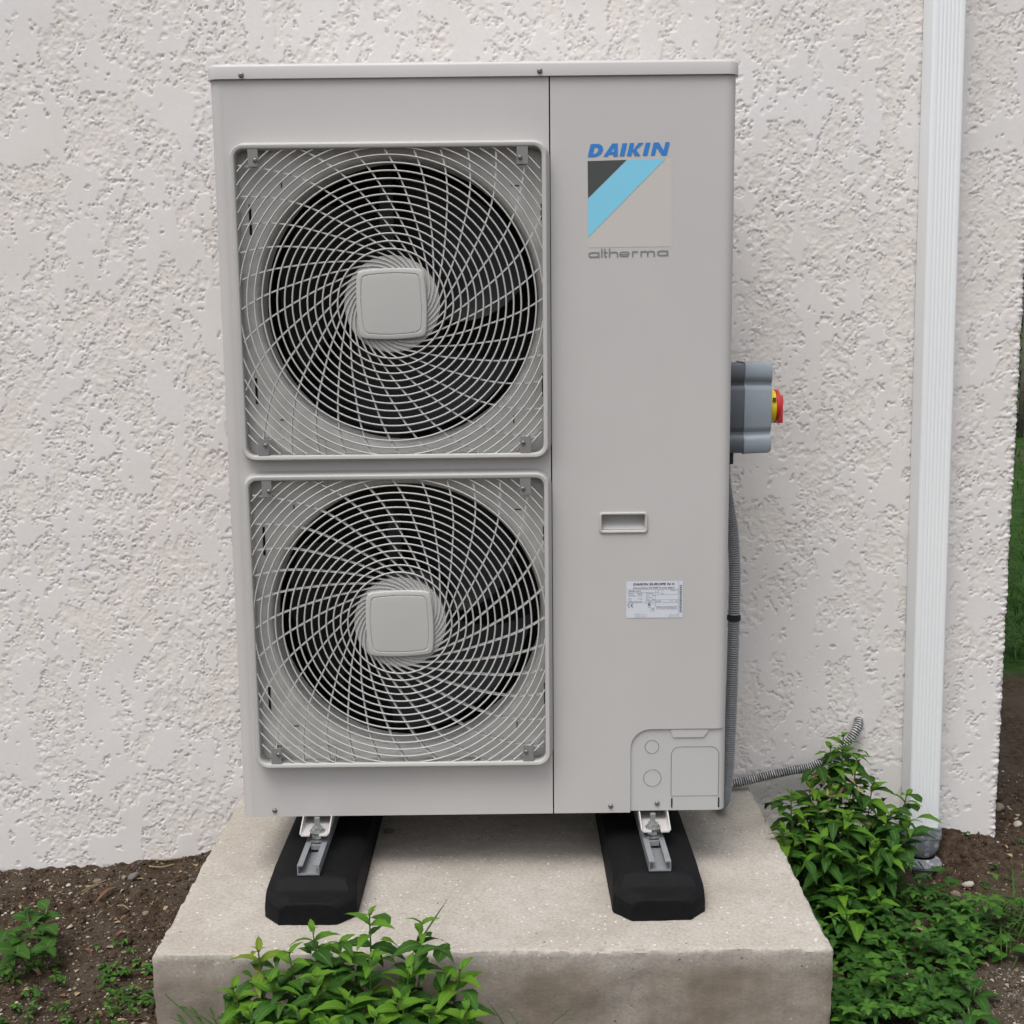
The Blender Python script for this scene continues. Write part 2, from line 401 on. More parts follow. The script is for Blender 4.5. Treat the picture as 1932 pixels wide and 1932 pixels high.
# ------------------------------------------------------------------ house wall with knocked-down render (wraps the corner)
def wall_height(s, z):
    wu = s * 1000; wv = z * 1000
    wx = (fbm(wu / 45, wv / 45, 31, 3) - .5) * 34; wy = (fbm(wu / 45 + 7, wv / 45 + 3, 41, 3) - .5) * 34
    big = fbm(wu / 420 + 3, wv / 520, 21, 2)
    msk = fbm((wu + wx * .8) / 38, (wv + wy * .8) / 66, 51, 4, 0.58)
    r1 = fbm((wu + wx * .3) / 9, (wv + wy * .3) / 9.6, 61, 3, 0.5)
    r2 = fbm(wu / 4.2, wv / 4.2, 71, 2, 0.6)
    F = (msk - .458 + (big - .5) * .20) * 2.1 + (r1 - .52) * 1.2
    edge = np.clip(F * 14, -1, 0)                      # steep broken lip, then the rough floor
    deep = np.clip(-F * 1.5, 0, 1)
    crack = np.clip(1 - np.abs(F + .05) / .055, 0, 1) * np.clip((fbm(wu / 30, wv / 30, 87, 3) - .30) * 4, .25, 1)  # deepest right under the lip
    h = edge * .7 - crack * 3.5 - deep * .6 + np.where(F < 0, (r2 - .5) * 1.2 + (r1 - .5) * .6, 0)
    h = np.minimum(h, 0)
    h = h + (fbm(wu / 120, wv / 120, 81, 2) - .5) * 2.0 + (r2 - .5) * .10
    return h * .001, np.clip(-F * 4, 0, 1)
ss = dense(-.70, XC + .02, .0024, -2.6, XC + 4.2, 1.35)
zz = dense(-.20, 1.70, .0024, -.35, 2.75, 1.35)
S_, Z_ = np.meshgrid(ss, zz)
H_, RG_ = wall_height(S_, Z_)
RC = .012
sc = XC - RC; arc = RC * math.pi / 2
ph = np.clip((S_ - sc) / arc, 0, 1) * (math.pi / 2)
over = np.clip(S_ - sc - arc, 0, None)
NXw, NYw = np.sin(ph), -np.cos(ph)
ragged = (fbm(Z_ * 150, S_ * 40, 91, 4, .7) - .5) * .011 * np.exp(-((S_ - sc - arc / 2) / .012) ** 2)
PX = np.minimum(S_, sc) + RC * np.sin(ph) + NXw * (H_ + ragged)
PY = WALL_Y + RC - RC * np.cos(ph) + over + NYw * (H_ + ragged)
wall = thing('house_wall', (0, WALL_Y, 0), 'white house wall with rough knocked-down render behind the heat pump', 'wall')
w1 = link('render_coat', grid_mesh('render_coat', PX, PY - WALL_Y, Z_), M['wall'], wall)
at_ = w1.data.attributes.new('coarse', 'FLOAT', 'POINT'); at_.data.foreach_set('value', RG_.astype(np.float32).ravel())   # sandy sprayed coat left showing between the trowelled islands
bm = bmesh.new(); box(bm, (-2.55, .03, -.34), (XC - .03, 4.15, 2.7)); bm_obj('masonry', bm, M['wall'], wall)

# ------------------------------------------------------------------ concrete plinth
SX0, SX1, SY0, SY1 = -.0915, 1.0276, -.295, WALL_Y - .006
def plinth():
    # closed box unrolled as grids, every vertex pushed by the same 3-D noise so edges stay shut
    co = []; fa = []
    def patch(fn, nu, nv):
        b = len(co); 
        for j in range(nv + 1):
            for i in range(nu + 1): co.append(fn(i / nu, j / nv))
        for j in range(nv):
            for i in range(nu):
                a = b + j * (nu + 1) + i; fa.append((a, a + 1, a + nu + 2, a + nu + 1))
    x0, x1, y0, y1, z0, z1 = SX0, SX1, SY0, SY1, -.30, 0
    patch(lambda u, v: (x0 + (x1 - x0) * u, y0 + (y1 - y0) * v, z1), 187, 118)
    patch(lambda u, v: (x0 + (x1 - x0) * u, y0, z0 + (z1 - z0) * v), 187, 50)
    patch(lambda u, v: (x0, y1 + (y0 - y1) * u, z0 + (z1 - z0) * v), 118, 50)
    patch(lambda u, v: (x1, y0 + (y1 - y0) * u, z0 + (z1 - z0) * v), 118, 50)
    c = np.array(co)
    x, y, z = c.T
    # round and chip the arrises
    ex = np.minimum(x - x0, x1 - x); ey = y - y0; ez = z1 - z
    def arris(a, b): return np.clip(1 - np.hypot(a, b) / .006, 0, 1)
    chip = (.0012 + .0025 * np.clip(fbm(x * 60 + y * 55, z * 30 + y * 27 + 5, 13, 3) - .45, 0, 1) * 2)
    k = arris(ey, ez)
    c[:, 2] -= k * chip; c[:, 1] += k * chip
    k = arris(ex, ez); sg = np.where(x < .5, 1, -1)
    c[:, 2] -= k * chip; c[:, 0] += k * chip * sg * 1.3
    k = arris(ex, ey)
    c[:, 1] += k * chip; c[:, 0] += k * chip * sg
    wav = (fbm(x * 6 + z * 5, y * 6 + z * 3, 23, 4) - .5)
    top = ez < 1e-6
    c[:, 2] += np.where(top, wav * .006 + (fbm(x * 45, y * 45, 27, 3) - .5) * .0022, 0)
    fr = (ey < 1e-6)
    c[:, 1] += np.where(fr, (fbm(x * 14, z * 16, 29, 4) - .5) * .009, 0)
    sd_ = ex < 1e-6
    c[:, 0] += np.where(sd_, ((fbm(y * 16, z * 16, 37, 3) - .5) * .005 + (fbm(y * 70, z * 70, 38, 3) - .5) * .005) * sg, 0)
    me = mesh_of('concrete_plinth', c, fa)
    bm = bmesh.new(); bm.from_mesh(me); bmesh.ops.remove_doubles(bm, verts=bm.verts, dist=.0012)
    bmesh.ops.recalc_face_normals(bm, faces=bm.faces); bm.to_mesh(me); bm.free()
    o = link('concrete_plinth', me, M['concrete']); shade(o, 38); return o
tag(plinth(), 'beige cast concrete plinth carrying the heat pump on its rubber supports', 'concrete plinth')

# ------------------------------------------------------------------ the outdoor unit
Z0, ZT = .1145, 1.434
unit = thing('heat_pump_unit', (.45, .16, .0945), 'tall light grey outdoor heat pump unit with two round fan grilles', 'heat pump')
UO = Vector(unit.location)
def U(name, bm, material, parent=None, **k):          # a part built in world coordinates, stored relative to the unit
    return bm_obj(name, bm, material, parent or unit, org=UO, **k)
def Uv(name, v, f, material, parent=None, smooth=True):
    me = mesh_of(name, [Vector(p) - UO for p in v], f); o = link(name, me, material, parent or unit)
    if smooth: shade(o)
    return o
SEAM = .5795
def panel_obj(name, bm):
    # plates: plane faces stay flat-shaded and face outwards, only the rolled corners are smooth
    bmesh.ops.recalc_face_normals(bm, faces=bm.faces)
    c = Vector((.45, .16, .78))
    for fc in bm.faces:
        m_ = fc.calc_center_median()
        if (m_.y < .0005 or m_.x < .0185 or m_.x > .8815) and fc.normal.dot(m_ - c) < 0: fc.normal_flip()
        fc.smooth = not (abs(fc.normal.y) > .9999 and m_.y < .0005)
    for e in bm.edges:
        if len(e.link_faces) == 2 and e.calc_face_angle(0) > rad(40): e.smooth = False
    bmesh.ops.translate(bm, verts=bm.verts, vec=-UO)
    me = bpy.data.meshes.new(name); bm.to_mesh(me); bm.free()
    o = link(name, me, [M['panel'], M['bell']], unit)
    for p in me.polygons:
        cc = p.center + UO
        if cc.y > .0006 and .045 < cc.x < .565: p.material_index = 1      # bell-mouth recess, coloured lighter to offset the shade behind the grille
    return o
G = [((.304, 1.0545), (.314, 1.057)), ((.304, .488), (.314, .489))]      # (grille centre, fan opening centre)
GH = .270                                                          # grille half size
# front panel: flat plate, embossed squares with bell mouths, rounded left corner
def front_panel():
    bm = bmesh.new(); R = .018; D = .32
    x0 = R; x1 = SEAM - .0012; cell = .262
    xs = [x0, .304 - cell, .304 + cell, x1]
    zs = [Z0, .488 - cell, .488 + cell, 1.0545 - cell, 1.0545 + cell, ZT]
    for i in range(3):
        for j in range(5):
            if i == 1 and j in (1, 3): continue
            bm.faces.new([bm.verts.new((x, 0, z)) for x, z in ((xs[i], zs[j]), (xs[i + 1], zs[j]), (xs[i + 1], zs[j + 1]), (xs[i], zs[j + 1]))])
    prof = [(R - R * math.sin(a), R - R * math.cos(a)) for a in [rad(90 * k / 8) for k in range(9)]] + [(0, .05)]
    for (a, b) in zip(prof, prof[1:]):
        bm.faces.new([bm.verts.new(p) for p in ((a[0], a[1], Z0), (b[0], b[1], Z0), (b[0], b[1], ZT), (a[0], a[1], ZT))])
    # right return lip and bottom lip
    bm.faces.new([bm.verts.new(p) for p in ((x1, 0, Z0), (x1, 0, ZT), (x1, .02, ZT), (x1, .02, Z0))])
    bm.faces.new([bm.verts.new(p) for p in ((x0, 0, Z0), (x1, 0, Z0), (x1, .02, Z0), (x0, .02, Z0))])
    N = 128
    for (gc, hc) in G:
        rings = []
        def sq(th):
            d = Vector((math.cos(th), math.sin(th))); t = 9
            for k, lo, hi, o in ((0, gc[0] - cell, gc[0] + cell, hc[0]), (1, gc[1] - cell, gc[1] + cell, hc[1])):
                if d[k] > 1e-9: t = min(t, (hi - o) / d[k])
                if d[k] < -1e-9: t = min(t, (lo - o) / d[k])
            return t
        ths = sorted(set([2 * math.pi * k / N for k in range(N)] + [math.atan2(sz * cell + gc[1] - hc[1], sx * cell + gc[0] - hc[0]) % (2 * math.pi) for sx in (-1, 1) for sz in (-1, 1)]))
        for th in ths:
            t = sq(th); col = [(t, 0.0)]
            for r in (.345, .332, .326, .318, .312, .300, .285, .272, .262):
                y = .008 * min(1, max(0, (.330 - r) / .012))
                col.append((min(r, t - .0004), y if r < t else (.008 if t < .318 else y)))
            col[1:] = [(r, .008 * min(1, max(0, (.330 - r) / .012))) for r, y in col[1:]]
            for r, y in ((.2555, .0092), (.2500, .0135), (.2470, .021), (.2455, .032), (.2455, .085)): col.append((min(r, t), y))
            rings.append([bm.verts.new((hc[0] + r * math.cos(th), y, hc[1] + r * math.sin(th))) for r, y in col])
        for a, b in zip(rings, rings[1:] + rings[:1]):
            for k in range(len(a) - 1):
                try: bm.faces.new((a[k], b[k], b[k + 1], a[k + 1]))
                except ValueError: pass
    bmesh.ops.remove_doubles(bm, verts=bm.verts, dist=1e-5)
    return panel_obj('front_panel', bm)
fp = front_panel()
# embossed vertical crease of the rounded corner
bm = bmesh.new(); box(bm, (.0195, -.00025, Z0 + .002), (.0212, .002, ZT - .02)); U('corner_crease', bm, M['panel'])

# service panel on the right, with the arched notch for the pipe cover
def service_panel():
    bm = bmesh.new(); R = .018; x1 = .9 - R; xa = SEAM + .0012
    ax, az, ar = .7225, .2757, .037
    arcp = [(ax + ar - ar * math.cos(a), az - ar + ar * math.sin(a)) for a in [rad(90 * k / 10) for k in range(11)]]
    poly = [(xa, Z0), (ax, Z0)] + arcp + [(x1, az)]
    outline = poly + [(x1, ZT), (xa, ZT)]
    # leave a window for the grip recess: split the plate in strips
    hx0, hx1, hz0, hz1 = .6655, .7505, .6455, .6805
    def quad(p): bm.faces.new([bm.verts.new((x, 0, z)) for x, z in p])
    quad([(xa, Z0), (ax, Z0), (ax, az), (xa, az)])                     # beside the notch
    for a, b in zip(arcp, arcp[1:]): quad([a, b, (b[0], az + .0001), (a[0], az + .0001)] if b[1] < az - 1e-6 else [a, b, (a[0], az + .0001)])
    quad([(xa, az), (ax, az), (ax, hz0), (xa, hz0)]); quad([(ax, az + .0001), (x1, az + .0001), (x1, hz0), (ax, hz0)])
    quad([(xa, hz0), (hx0, hz0), (hx0, hz1), (xa, hz1)]); quad([(hx1, hz0), (x1, hz0), (x1, hz1), (hx1, hz1)])
    quad([(xa, hz1), (x1, hz1), (x1, ZT), (xa, ZT)])
    prof = [(.9 - R + R * math.sin(a), R - R * math.cos(a)) for a in [rad(90 * k / 8) for k in range(9)]] + [(.9, .32)]
    for a, b in zip(prof, prof[1:]):
        bm.faces.new([bm.verts.new(p) for p in ((a[0], a[1], az + .0001), (b[0], b[1], az + .0001), (b[0], b[1], ZT), (a[0], a[1], ZT))])
    def lip(pts):
        for a, b in zip(pts, pts[1:]):
            bm.faces.new([bm.verts.new(p) for p in ((a[0], 0, a[1]), (b[0], 0, b[1]), (b[0], .012, b[1]), (a[0], .012, a[1]))])
    lip(poly); lip([(xa, ZT), (xa, Z0)])
    bmesh.ops.remove_doubles(bm, verts=bm.verts, dist=1e-5)
    return panel_obj('service_panel', bm)
sp = service_panel()
bm = bmesh.new(); box(bm, (.8795, -.00025, .285), (.8809, .002, ZT - .02)); U('corner_crease', bm, M['panel'])
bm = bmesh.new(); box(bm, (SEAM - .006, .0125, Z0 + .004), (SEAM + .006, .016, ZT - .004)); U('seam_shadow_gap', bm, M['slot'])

# grip recess
def handle():
    o = rrect(.708, .663, .0437, .0192, .006); i = rrect(.708, .663, .0385, .0138, .0018)
    prof = [(o, .001), (rrect(.708, .663, .0433, .0188, .006), -.0026), (rrect(.708, .663, .0415, .017, .005), -.0036), (rrect(.708, .663, .0395, .0148, .003), -.003), (i, .0), (rrect(.708, .663, .038, .0133, .0018), .02)]
    v = []; f = []; n = len(o)
    for pts, y in prof: v += [(x, y, z) for x, z in pts]
    for a in range(len(prof) - 1):
        for k in range(n): f.append((a * n + k, a * n + (k + 1) % n, (a + 1) * n + (k + 1) % n, (a + 1) * n + k))
    h = Uv('handle', v, f, M['grille'])
    bm = bmesh.new()
    a = [(.6695, .0195, .6767), (.7465, .0195, .6767), (.7465, .019, .668), (.6695, .019, .668)]
    bm.faces.new([bm.verts.new(p) for p in a])
    bm.faces.new([bm.verts.new(p) for p in [(.6695, .019, .668), (.7465, .019, .668), (.7465, .005, .650), (.6695, .005, .650)]])
    bmesh.ops.translate(bm, verts=bm.verts, vec=-UO)
    me = bpy.data.meshes.new('grip_pocket'); bm.to_mesh(me); bm.free(); link('grip_pocket', me, M['grille'], h)
handle()

# lid with a folded skirt
def lid():
    lay = [(.0, 1.4338, .0206), (.0, 1.4525, .0206), (.0012, 1.4560, .0195), (.004, 1.4582, .018), (.02, 1.4592, .014)]
    v = []; f = []; n = None
    for ins, z, r in lay:
        pts = rrect(.45, .159, .4535 - ins, .1645 - ins, r, 8); n = len(pts)
        v += [(x, y, z) for x, y in pts]
    for a in range(len(lay) - 1):
        for k in range(n): f.append((a * n + k, a * n + (k + 1) % n, (a + 1) * n + (k + 1) % n, (a + 1) * n + k))
    f.append(tuple((len(lay) - 1) * n + k for k in range(n)))
    b = len(v)                                            # underside rim
    pts = rrect(.45, .159, .445, .156, .016, 8); v += [(x, y, 1.4338) for x, y in pts]
    for k in range(n): f.append((b + k, b + (k + 1) % n, (k + 1) % n, k))
    return Uv('top_cover', v, f, M['lid'])
lid()
# shell: left side, back, base pan, inner walls
bm = bmesh.new(); box(bm, (.0, .0502, Z0), (.002, .32, ZT)); U('side_panel', bm, M['panel'])
bm = bmesh.new(); box(bm, (.9 - .002, .019, .117), (.8998, .32, .2755)); U('side_panel', bm, M['panel'])
bm = bmesh.new(); box(bm, (.0022, .318, Z0), (.8975, .320, ZT)); U('back_panel', bm, M['panel'])
bm = bmesh.new(); box(bm, (.012, .0205, Z0 + .001), (.888, .317, Z0 + .004)); U('base_pan', bm, M['panel'])
bm = bmesh.new()
box(bm, (.0032, .314, Z0 + .006), (SEAM, .317, ZT - .003))      # coil behind the fans
for k in range(66): z = .14 + k * .0195; box(bm, (.006, .311, z), (SEAM - .01, .3139, z + .004))
U('coil', bm, M['coil'])
bm = bmesh.new(); box(bm, (SEAM + .008, .025, Z0 + .006), (SEAM + .0105, .313, ZT - .003)); box(bm, (.006, .055, Z0 + .006), (.0085, .31, ZT - .003))
box(bm, (.009, .086, .768), (SEAM + .007, .31, .7705)); box(bm, (.009, .03, 1.428), (SEAM + .007, .31, 1.4305)); box(bm, (.009, .03, .1195), (SEAM + .007, .31, .122))
U('inner_partition', bm, M['dark'])

def screw(x, z, y=0.0, r=.0042, parent=None, material='screw'):
    prof = [(r * 1.15, 0), (r * 1.12, -.0008), (r, -.0020), (r * .72, -.0030), (r * .40, -.0033), (r * .34, -.0018), (.00001, -.0016)]
    v = []; f = []; n = 14
    for rr, yy in prof: v += [(x + rr * math.cos(2 * math.pi * k / n), y + yy, z + rr * math.sin(2 * math.pi * k / n)) for k in range(n)]
    for a in range(len(prof) - 1):
        for k in range(n): f.append((a * n + k, a * n + (k + 1) % n, (a + 1) * n + (k + 1) % n, (a + 1) * n + k))
    return Uv('screw', v, f, M[material], parent)
for x, z, y in ((.0568, 1.4395, -.0056), (.5631, 1.4415, -.0056), (.0597, .1262, 0), (.6861, .1275, 0)): screw(x, z, y)

# fans
for (gc, hc) in G:
    fan = thing('fan_tmp', (0, 0, 0), None, None); bpy.data.objects.remove(fan)
    v = []; f = []; prof = [(.062, .075), (.075, .082), (.079, .10), (.079, .18), (.0001, .18)]
    n = 32; v = [(hc[0], .070, hc[1])]
    for rr, yy in prof: v += [(hc[0] + rr * math.cos(2 * math.pi * k / n), yy, hc[1] + rr * math.sin(2 * math.pi * k / n)) for k in range(n)]
    for k in range(n): f.append((0, 1 + k, 1 + (k + 1) % n))
    for a in range(len(prof) - 1):
        for k in range(n): f.append((1 + a * n + k, 1 + a * n + (k + 1) % n, 1 + (a + 1) * n + (k + 1) % n, 1 + (a + 1) * n + k))
    hub = Uv('fan', v, f, M['fan'])
    for b in range(3):
        v = []; f = []; nr, na = 8, 10; off = rad(25 + 120 * b + (17 if gc[1] < .7 else 0))
        for i in range(nr + 1):
            r = .07 + (.233 - .07) * i / nr
            for j in range(na + 1):
                u = j / na; th = off + (u - .5) * rad(96 - 12 * i / nr) + rad(28) * (i / nr) ** 1.4
                v.append((hc[0] + r * math.cos(th), .09 + .095 * u + .012 * math.sin(math.pi * u) - .01 * i / nr, hc[1] + r * math.sin(th)))
        w = na + 1
        for i in range(nr):
            for j in range(na): f.append((i * w + j, i * w + j + 1, (i + 1) * w + j + 1, (i + 1) * w + j))
        k0 = len(v); v += [(x, y + .003, z) for x, y, z in v]
        f += [tuple(k0 + q for q in reversed(p)) for p in f]
        Uv('fan_blade', v, f, M['fan'], hub)
    bm = bmesh.new()
    for xx in (.262, .352): box(bm, (xx, .222, hc[1] - .272), (xx + .026, .228, hc[1] + .272))
    box(bm, (.255, .215, hc[1] - .05), (.385, .2218, hc[1] + .05))
    U('motor_bracket', bm, M['bracket'])

# grilles
SP_R = [.040, .0625, .0818, .110, .140, .1688, .2, .2264, .250, .277, .31, .35, .40]
SP_A = [20., 76.6, 112.7, 128.5, 138.5, 145.5, 150.3, 154.1, 157.4, 161.5, 166.3, 171.6, 177.5]
def sp_ang(r): return rad(float(np.interp(r, SP_R, SP_A)))
_rr = np.linspace(.06, .38, 60); _aa = np.array([sp_ang(r) for r in _rr])
for _ in range(12): _aa[1:-1] = .25 * _aa[:-2] + .5 * _aa[1:-1] + .25 * _aa[2:]
def sp_s(r): return float(np.interp(r, _rr, _aa))
INN = .2615
def inside(x, z, lim=INN): return abs(x) < lim and abs(z) < lim
gr_first = None
ring_me, spoke_me = [], []
def make_ring(r):
    v = []; f = []; n = 144 if r < INN else 360; mr = .00150; yy = -.0235
    segs = []; cur = []
    for k in range(n + 1):
        a = 2 * math.pi * k / n; x, z = r * math.cos(a), r * math.sin(a)
        if inside(x, z): cur.append((x, yy, z))
        else:
            if len(cur) > 1: segs.append(cur)
            cur = []
    if len(cur) > 1: segs.append(cur)
    res = []
    for s in segs:
        v = []; f = []; b = 0; ns = 6
        closed = r < INN
        if closed: s = s[:-1]
        for (x, y, z) in s:
            ux, uz = x / r, z / r
            for k in range(ns):
                w = 2 * math.pi * k / ns
                v.append((x + ux * mr * math.cos(w), y + 1.35 * mr * math.sin(w), z + uz * mr * math.cos(w)))
        m_ = len(s)
        for i in range(m_ if closed else m_ - 1):
            j = (i + 1) % m_
            for k in range(ns): f.append((b + i * ns + k, b + i * ns + (k + 1) % ns, b + j * ns + (k + 1) % ns, b + j * ns + k))
        res.append((v, f))
    return res
def make_spoke(a0):
    P = []; r = .062
    while r < .385:
        a = sp_s(r) + a0; x, z = r * math.cos(a), r * math.sin(a)
        if not inside(x, z, INN): break
        P.append((x, z)); r += .0062
    v = []; f = []; w = .0013
    for i, (x, z) in enumerate(P):
        p, q = P[max(i - 1, 0)], P[min(i + 1, len(P) - 1)]
        t = Vector((q[0] - p[0], q[1] - p[1])).normalized(); nx, nz = -t.y * w, t.x * w
        y0 = -.0225; y1 = -.0150 + .0035 * min(1, i / 25)
        v += [(x + nx, y0, z + nz), (x - nx, y0, z - nz), (x - nx * .7, y1 - .0, z - nz * .7), (x + nx * .7, y1, z + nz * .7)]
    for i in range(len(P) - 1):
        for k in range(4): f.append((i * 4 + k, i * 4 + (k + 1) % 4, i * 4 + 4 + (k + 1) % 4, i * 4 + 4 + k))
    f += [(3, 2, 1, 0), tuple(len(v) - 4 + k for k in range(4))]
    return v, f
for r_i in range(20):
    for v, f in make_ring(.0935 + .01305 * r_i):
        me = mesh_of('ring', v, f); me.polygons.foreach_set('use_smooth', [True] * len(me.polygons)); me.materials.append(M['grille']); ring_me.append(me)
for k in range(32):
    v, f = make_spoke(rad(11.25 * k)); me = mesh_of('spoke', v, f); me.materials.append(M['grille']); spoke_me.append(me)
def sweep_frame(prof, r):
    v = []; f = []; n = None
    for h, y in prof:
        pts = rrect(0, 0, h, h, max(.003, r - (GH - h)), 7); n = len(pts); v += [(x, y, z) for x, z in pts]
    for a in range(len(prof) - 1):
        for k in range(n): f.append((a * n + k, a * n + (k + 1) % n, (a + 1) * n + (k + 1) % n, (a + 1) * n + k))
    return v, f
def bulge(h, b, n=14):
    out = []
    for s in range(4):
        for k in range(n):
            t = -1 + 2 * k / n; e = h + b * (1 - t * t)
            c = .94; tt = t
            p = (tt * h, e)
            a = -s * math.pi / 2
            out.append((p[0] * math.cos(a) - p[1] * math.sin(a), p[0] * math.sin(a) + p[1] * math.cos(a)))
    # soften the corners
    m_ = len(out)
    for _ in range(1):
        out = [(.25 * out[i - 1][0] + .5 * out[i][0] + .25 * out[(i + 1) % m_][0], .25 * out[i - 1][1] + .5 * out[i][1] + .25 * out[(i + 1) % m_][1]) for i in range(m_)]
    return out
for gi, (gc, hc) in enumerate(G):
    v, f = sweep_frame([(GH + .0055, .0006), (GH + .0035, -.004), (GH + .0018, -.012), (GH - .0002, -.022), (GH - .0008, -.0262), (GH - .0022, -.0281), (GH - .0074, -.0283), (GH - .0087, -.0272), (GH - .0092, -.024), (GH - .0092, -.003)], .024)
    me = mesh_of('fan_grille', v, f)
    g = link('fan_grille', me, M['grille'], unit); shade(g, 50)
    g.location = Vector((gc[0], 0, gc[1])) - UO
    g['label'] = 'upper fan grille' if gi == 0 else 'lower fan grille'
    for me in ring_me: link('ring', me, None, g)
    for me in spoke_me: link('spoke', me, None, g)
    # hub disc and centre cap
    v = [(0, -.0195, 0)]; f = []; n = 64
    for rr, yy in ((.0815, -.0195), (.083, -.0185), (.083, -.006)): v += [(rr * math.cos(2 * math.pi * k / n), yy, rr * math.sin(2 * math.pi * k / n)) for k in range(n)]
    for k in range(n):
        f.append((0, 1 + k, 1 + (k + 1) % n))
        for a in range(2): f.append((1 + a * n + k, 1 + a * n + (k + 1) % n, 1 + (a + 1) * n + (k + 1) % n, 1 + (a + 1) * n + k))
    o = link('hub_disc', mesh_of('hub_disc', v, f), M['grille'], g); shade(o)
    v = []; f = []
    lay = [(.0570, .0038, -.010), (.0570, .0038, -.0275), (.0560, .0038, -.0292), (.0545, .0038, -.0298), (.0497, .0036, -.0298), (.0489, .0036, -.0286), (.0481, .0036, -.0286), (.0473, .0036, -.0298), (.044, .0034, -.0300)]
    for h, b_, y in lay:
        pts = bulge(h, b_); n = len(pts); v += [(x, y, z) for x, z in pts]
    for a in range(len(lay) - 1):
        for k in range(n): f.append((a * n + k, a * n + (k + 1) % n, (a + 1) * n + (k + 1) % n, (a + 1) * n + k))
    f.append(tuple((len(lay) - 1) * n + k for k in range(n)))
    o = link('centre_cap', mesh_of('centre_cap', v, f), M['grille'], g); shade(o, 30)
    o.rotation_euler = (0, rad(-1.2), 0)
    # fixing tabs with screws
    for (tx0, tx1, s) in ((-.2375, -.2205, 1), (.2185, .2375, 1), (-.2405, -.2225, -1), (.2195, .2385, -1)):
        bm = bmesh.new()
        z_out, z_in = s * .2612, s * .232
        box(bm, (tx0, -.0276, min(z_out, z_in)), (tx1, -.0260, max(z_out, z_in)))
        box(bm, (tx0 + .001, -.0259, min(s * .233, z_in)), (tx1 - .001, -.008, max(s * .233, z_in)))
        bm_obj('fixing_tab', bm, M['tab'], g)
        box_y = 0; sx = (tx0 + tx1) / 2 + .004 * (1 if tx0 < 0 else -1); sz = s * .2425
        sc_ = screw(0, 0, 0, .0034); sc_.parent = g; sc_.location = UO + Vector((sx, -.0277, sz))
    bm = bmesh.new()
    box(bm, (-.222, -.0215, -.2338), (-.1235, -.0125, -.2320)); box(bm, (-.1253, -.0215, -.2612), (-.1235, -.0125, -.2339))
    bm_obj('data_plate_bar', bm, M['grille'], g)
for (x, z, dx, dz) in ((.0595, .635, .0022, .026), (.1158, .6947, .001, .006), (.5195, .688, .007, .001), (.0575, .339, .0022, .023), (.1035, .2872, .006, .001), (.513, .284, .001, .007), (.5645, .643, .0012, .014), (.5645, .345, .0012, .02)):
    for dz_ in (0, .5665):
        bm = bmesh.new(); box(bm, (x - dx, .0074, z + dz_ - dz), (x + dx, .0092, z + dz_ + dz)); U('panel_slot', bm, M['slot'])

# pipe cover at the lower right
def pipe_cover():
    bm = bmesh.new(); R = .016; x1 = .9005
    xl, zt = .7222, .2765; y = .0035
    prof = [(xl, y)] + [(x1 - R + R * math.sin(a), y + R - R * math.cos(a)) for a in [rad(90 * k / 8) for k in range(9)]]
    for a, b in zip(prof, prof[1:]):
        bm.faces.new([bm.verts.new(p) for p in ((a[0], a[1], .1165), (b[0], b[1], .1165), (b[0], b[1], zt), (a[0], a[1], zt))])
    bm.faces.new([bm.verts.new(p) for p in ((xl, y, .1165), (x1 - R, y, .1165), (x1 - R, .02, .1165), (xl, .02, .1165))])
    bmesh.ops.remove_doubles(bm, verts=bm.verts, dist=1e-5)
    pc = U('pipe_cover', bm, M['cover'], smooth=True)
    def groove(pts, w=.00055, closed=False, name='knockout_line', material='tab'):
        n = len(pts); v = []; f = []
        rng_ = range(n) if closed else range(n - 1)
        for i, p in enumerate(pts):
            a, b = (pts[i - 1], pts[(i + 1) % n]) if closed else (pts[max(i - 1, 0)], pts[min(i + 1, n - 1)])
            t = Vector((b[0] - a[0], b[1] - a[1])).normalized()
            v += [(p[0] - t.y * w, y - .0003, p[1] + t.x * w), (p[0], y - .0008, p[1]), (p[0] + t.y * w, y - .0003, p[1] - t.x * w)]
        for i in rng_:
            j = (i + 1) % n
            f += [(3 * i, 3 * j, 3 * j + 1, 3 * i + 1), (3 * i + 1, 3 * j + 1, 3 * j + 2, 3 * i + 2)]
        Uv(name, v, f, M[material], pc, smooth=False)
    for cx, cz, r in ((.7626, .2407, .0128), (.7638, .1802, .0163)):
        groove([(cx + r * math.cos(2 * math.pi * k / 40), cz + r * math.sin(2 * math.pi * k / 40)) for k in range(40)], .0005, True)
    dl, dr, dt, db, rr = .7988, .8870, .2403, .1448, .016
    pts = [(dl, db), (dl, dt - rr)] + [(dl + rr - rr * math.cos(a), dt - rr + rr * math.sin(a)) for a in [rad(15 * k) for k in range(1, 7)]]
    pts += [(dr - rr + rr * math.sin(a), dt - rr + rr * math.cos(a)) for a in [rad(15 * k) for k in range(7)]] + [(dr, db)]
    groove(pts); groove([(dl, db), (dr, db)], .0005)
    for x in (.8004, .8880):
        bm = bmesh.new(); box(bm, (x - .0012, y - .0009, .122), (x + .0012, y + .0005, .1405)); U('slot', bm, M['slot'], pc)
    # embossed grip under the notch
    bm = bmesh.new(); box(bm, (.7965, y - .0022, .2590), (.8690, y + .002, .2745))
    for vv in bm.verts:
        if vv.co.z < .265: vv.co.x += .005 if vv.co.x < .83 else -.011
    U('grip', bm, M['cover'], pc, bevel=.0015)
    screw(.7731, .1302, y, .0044, pc)
pipe_cover()

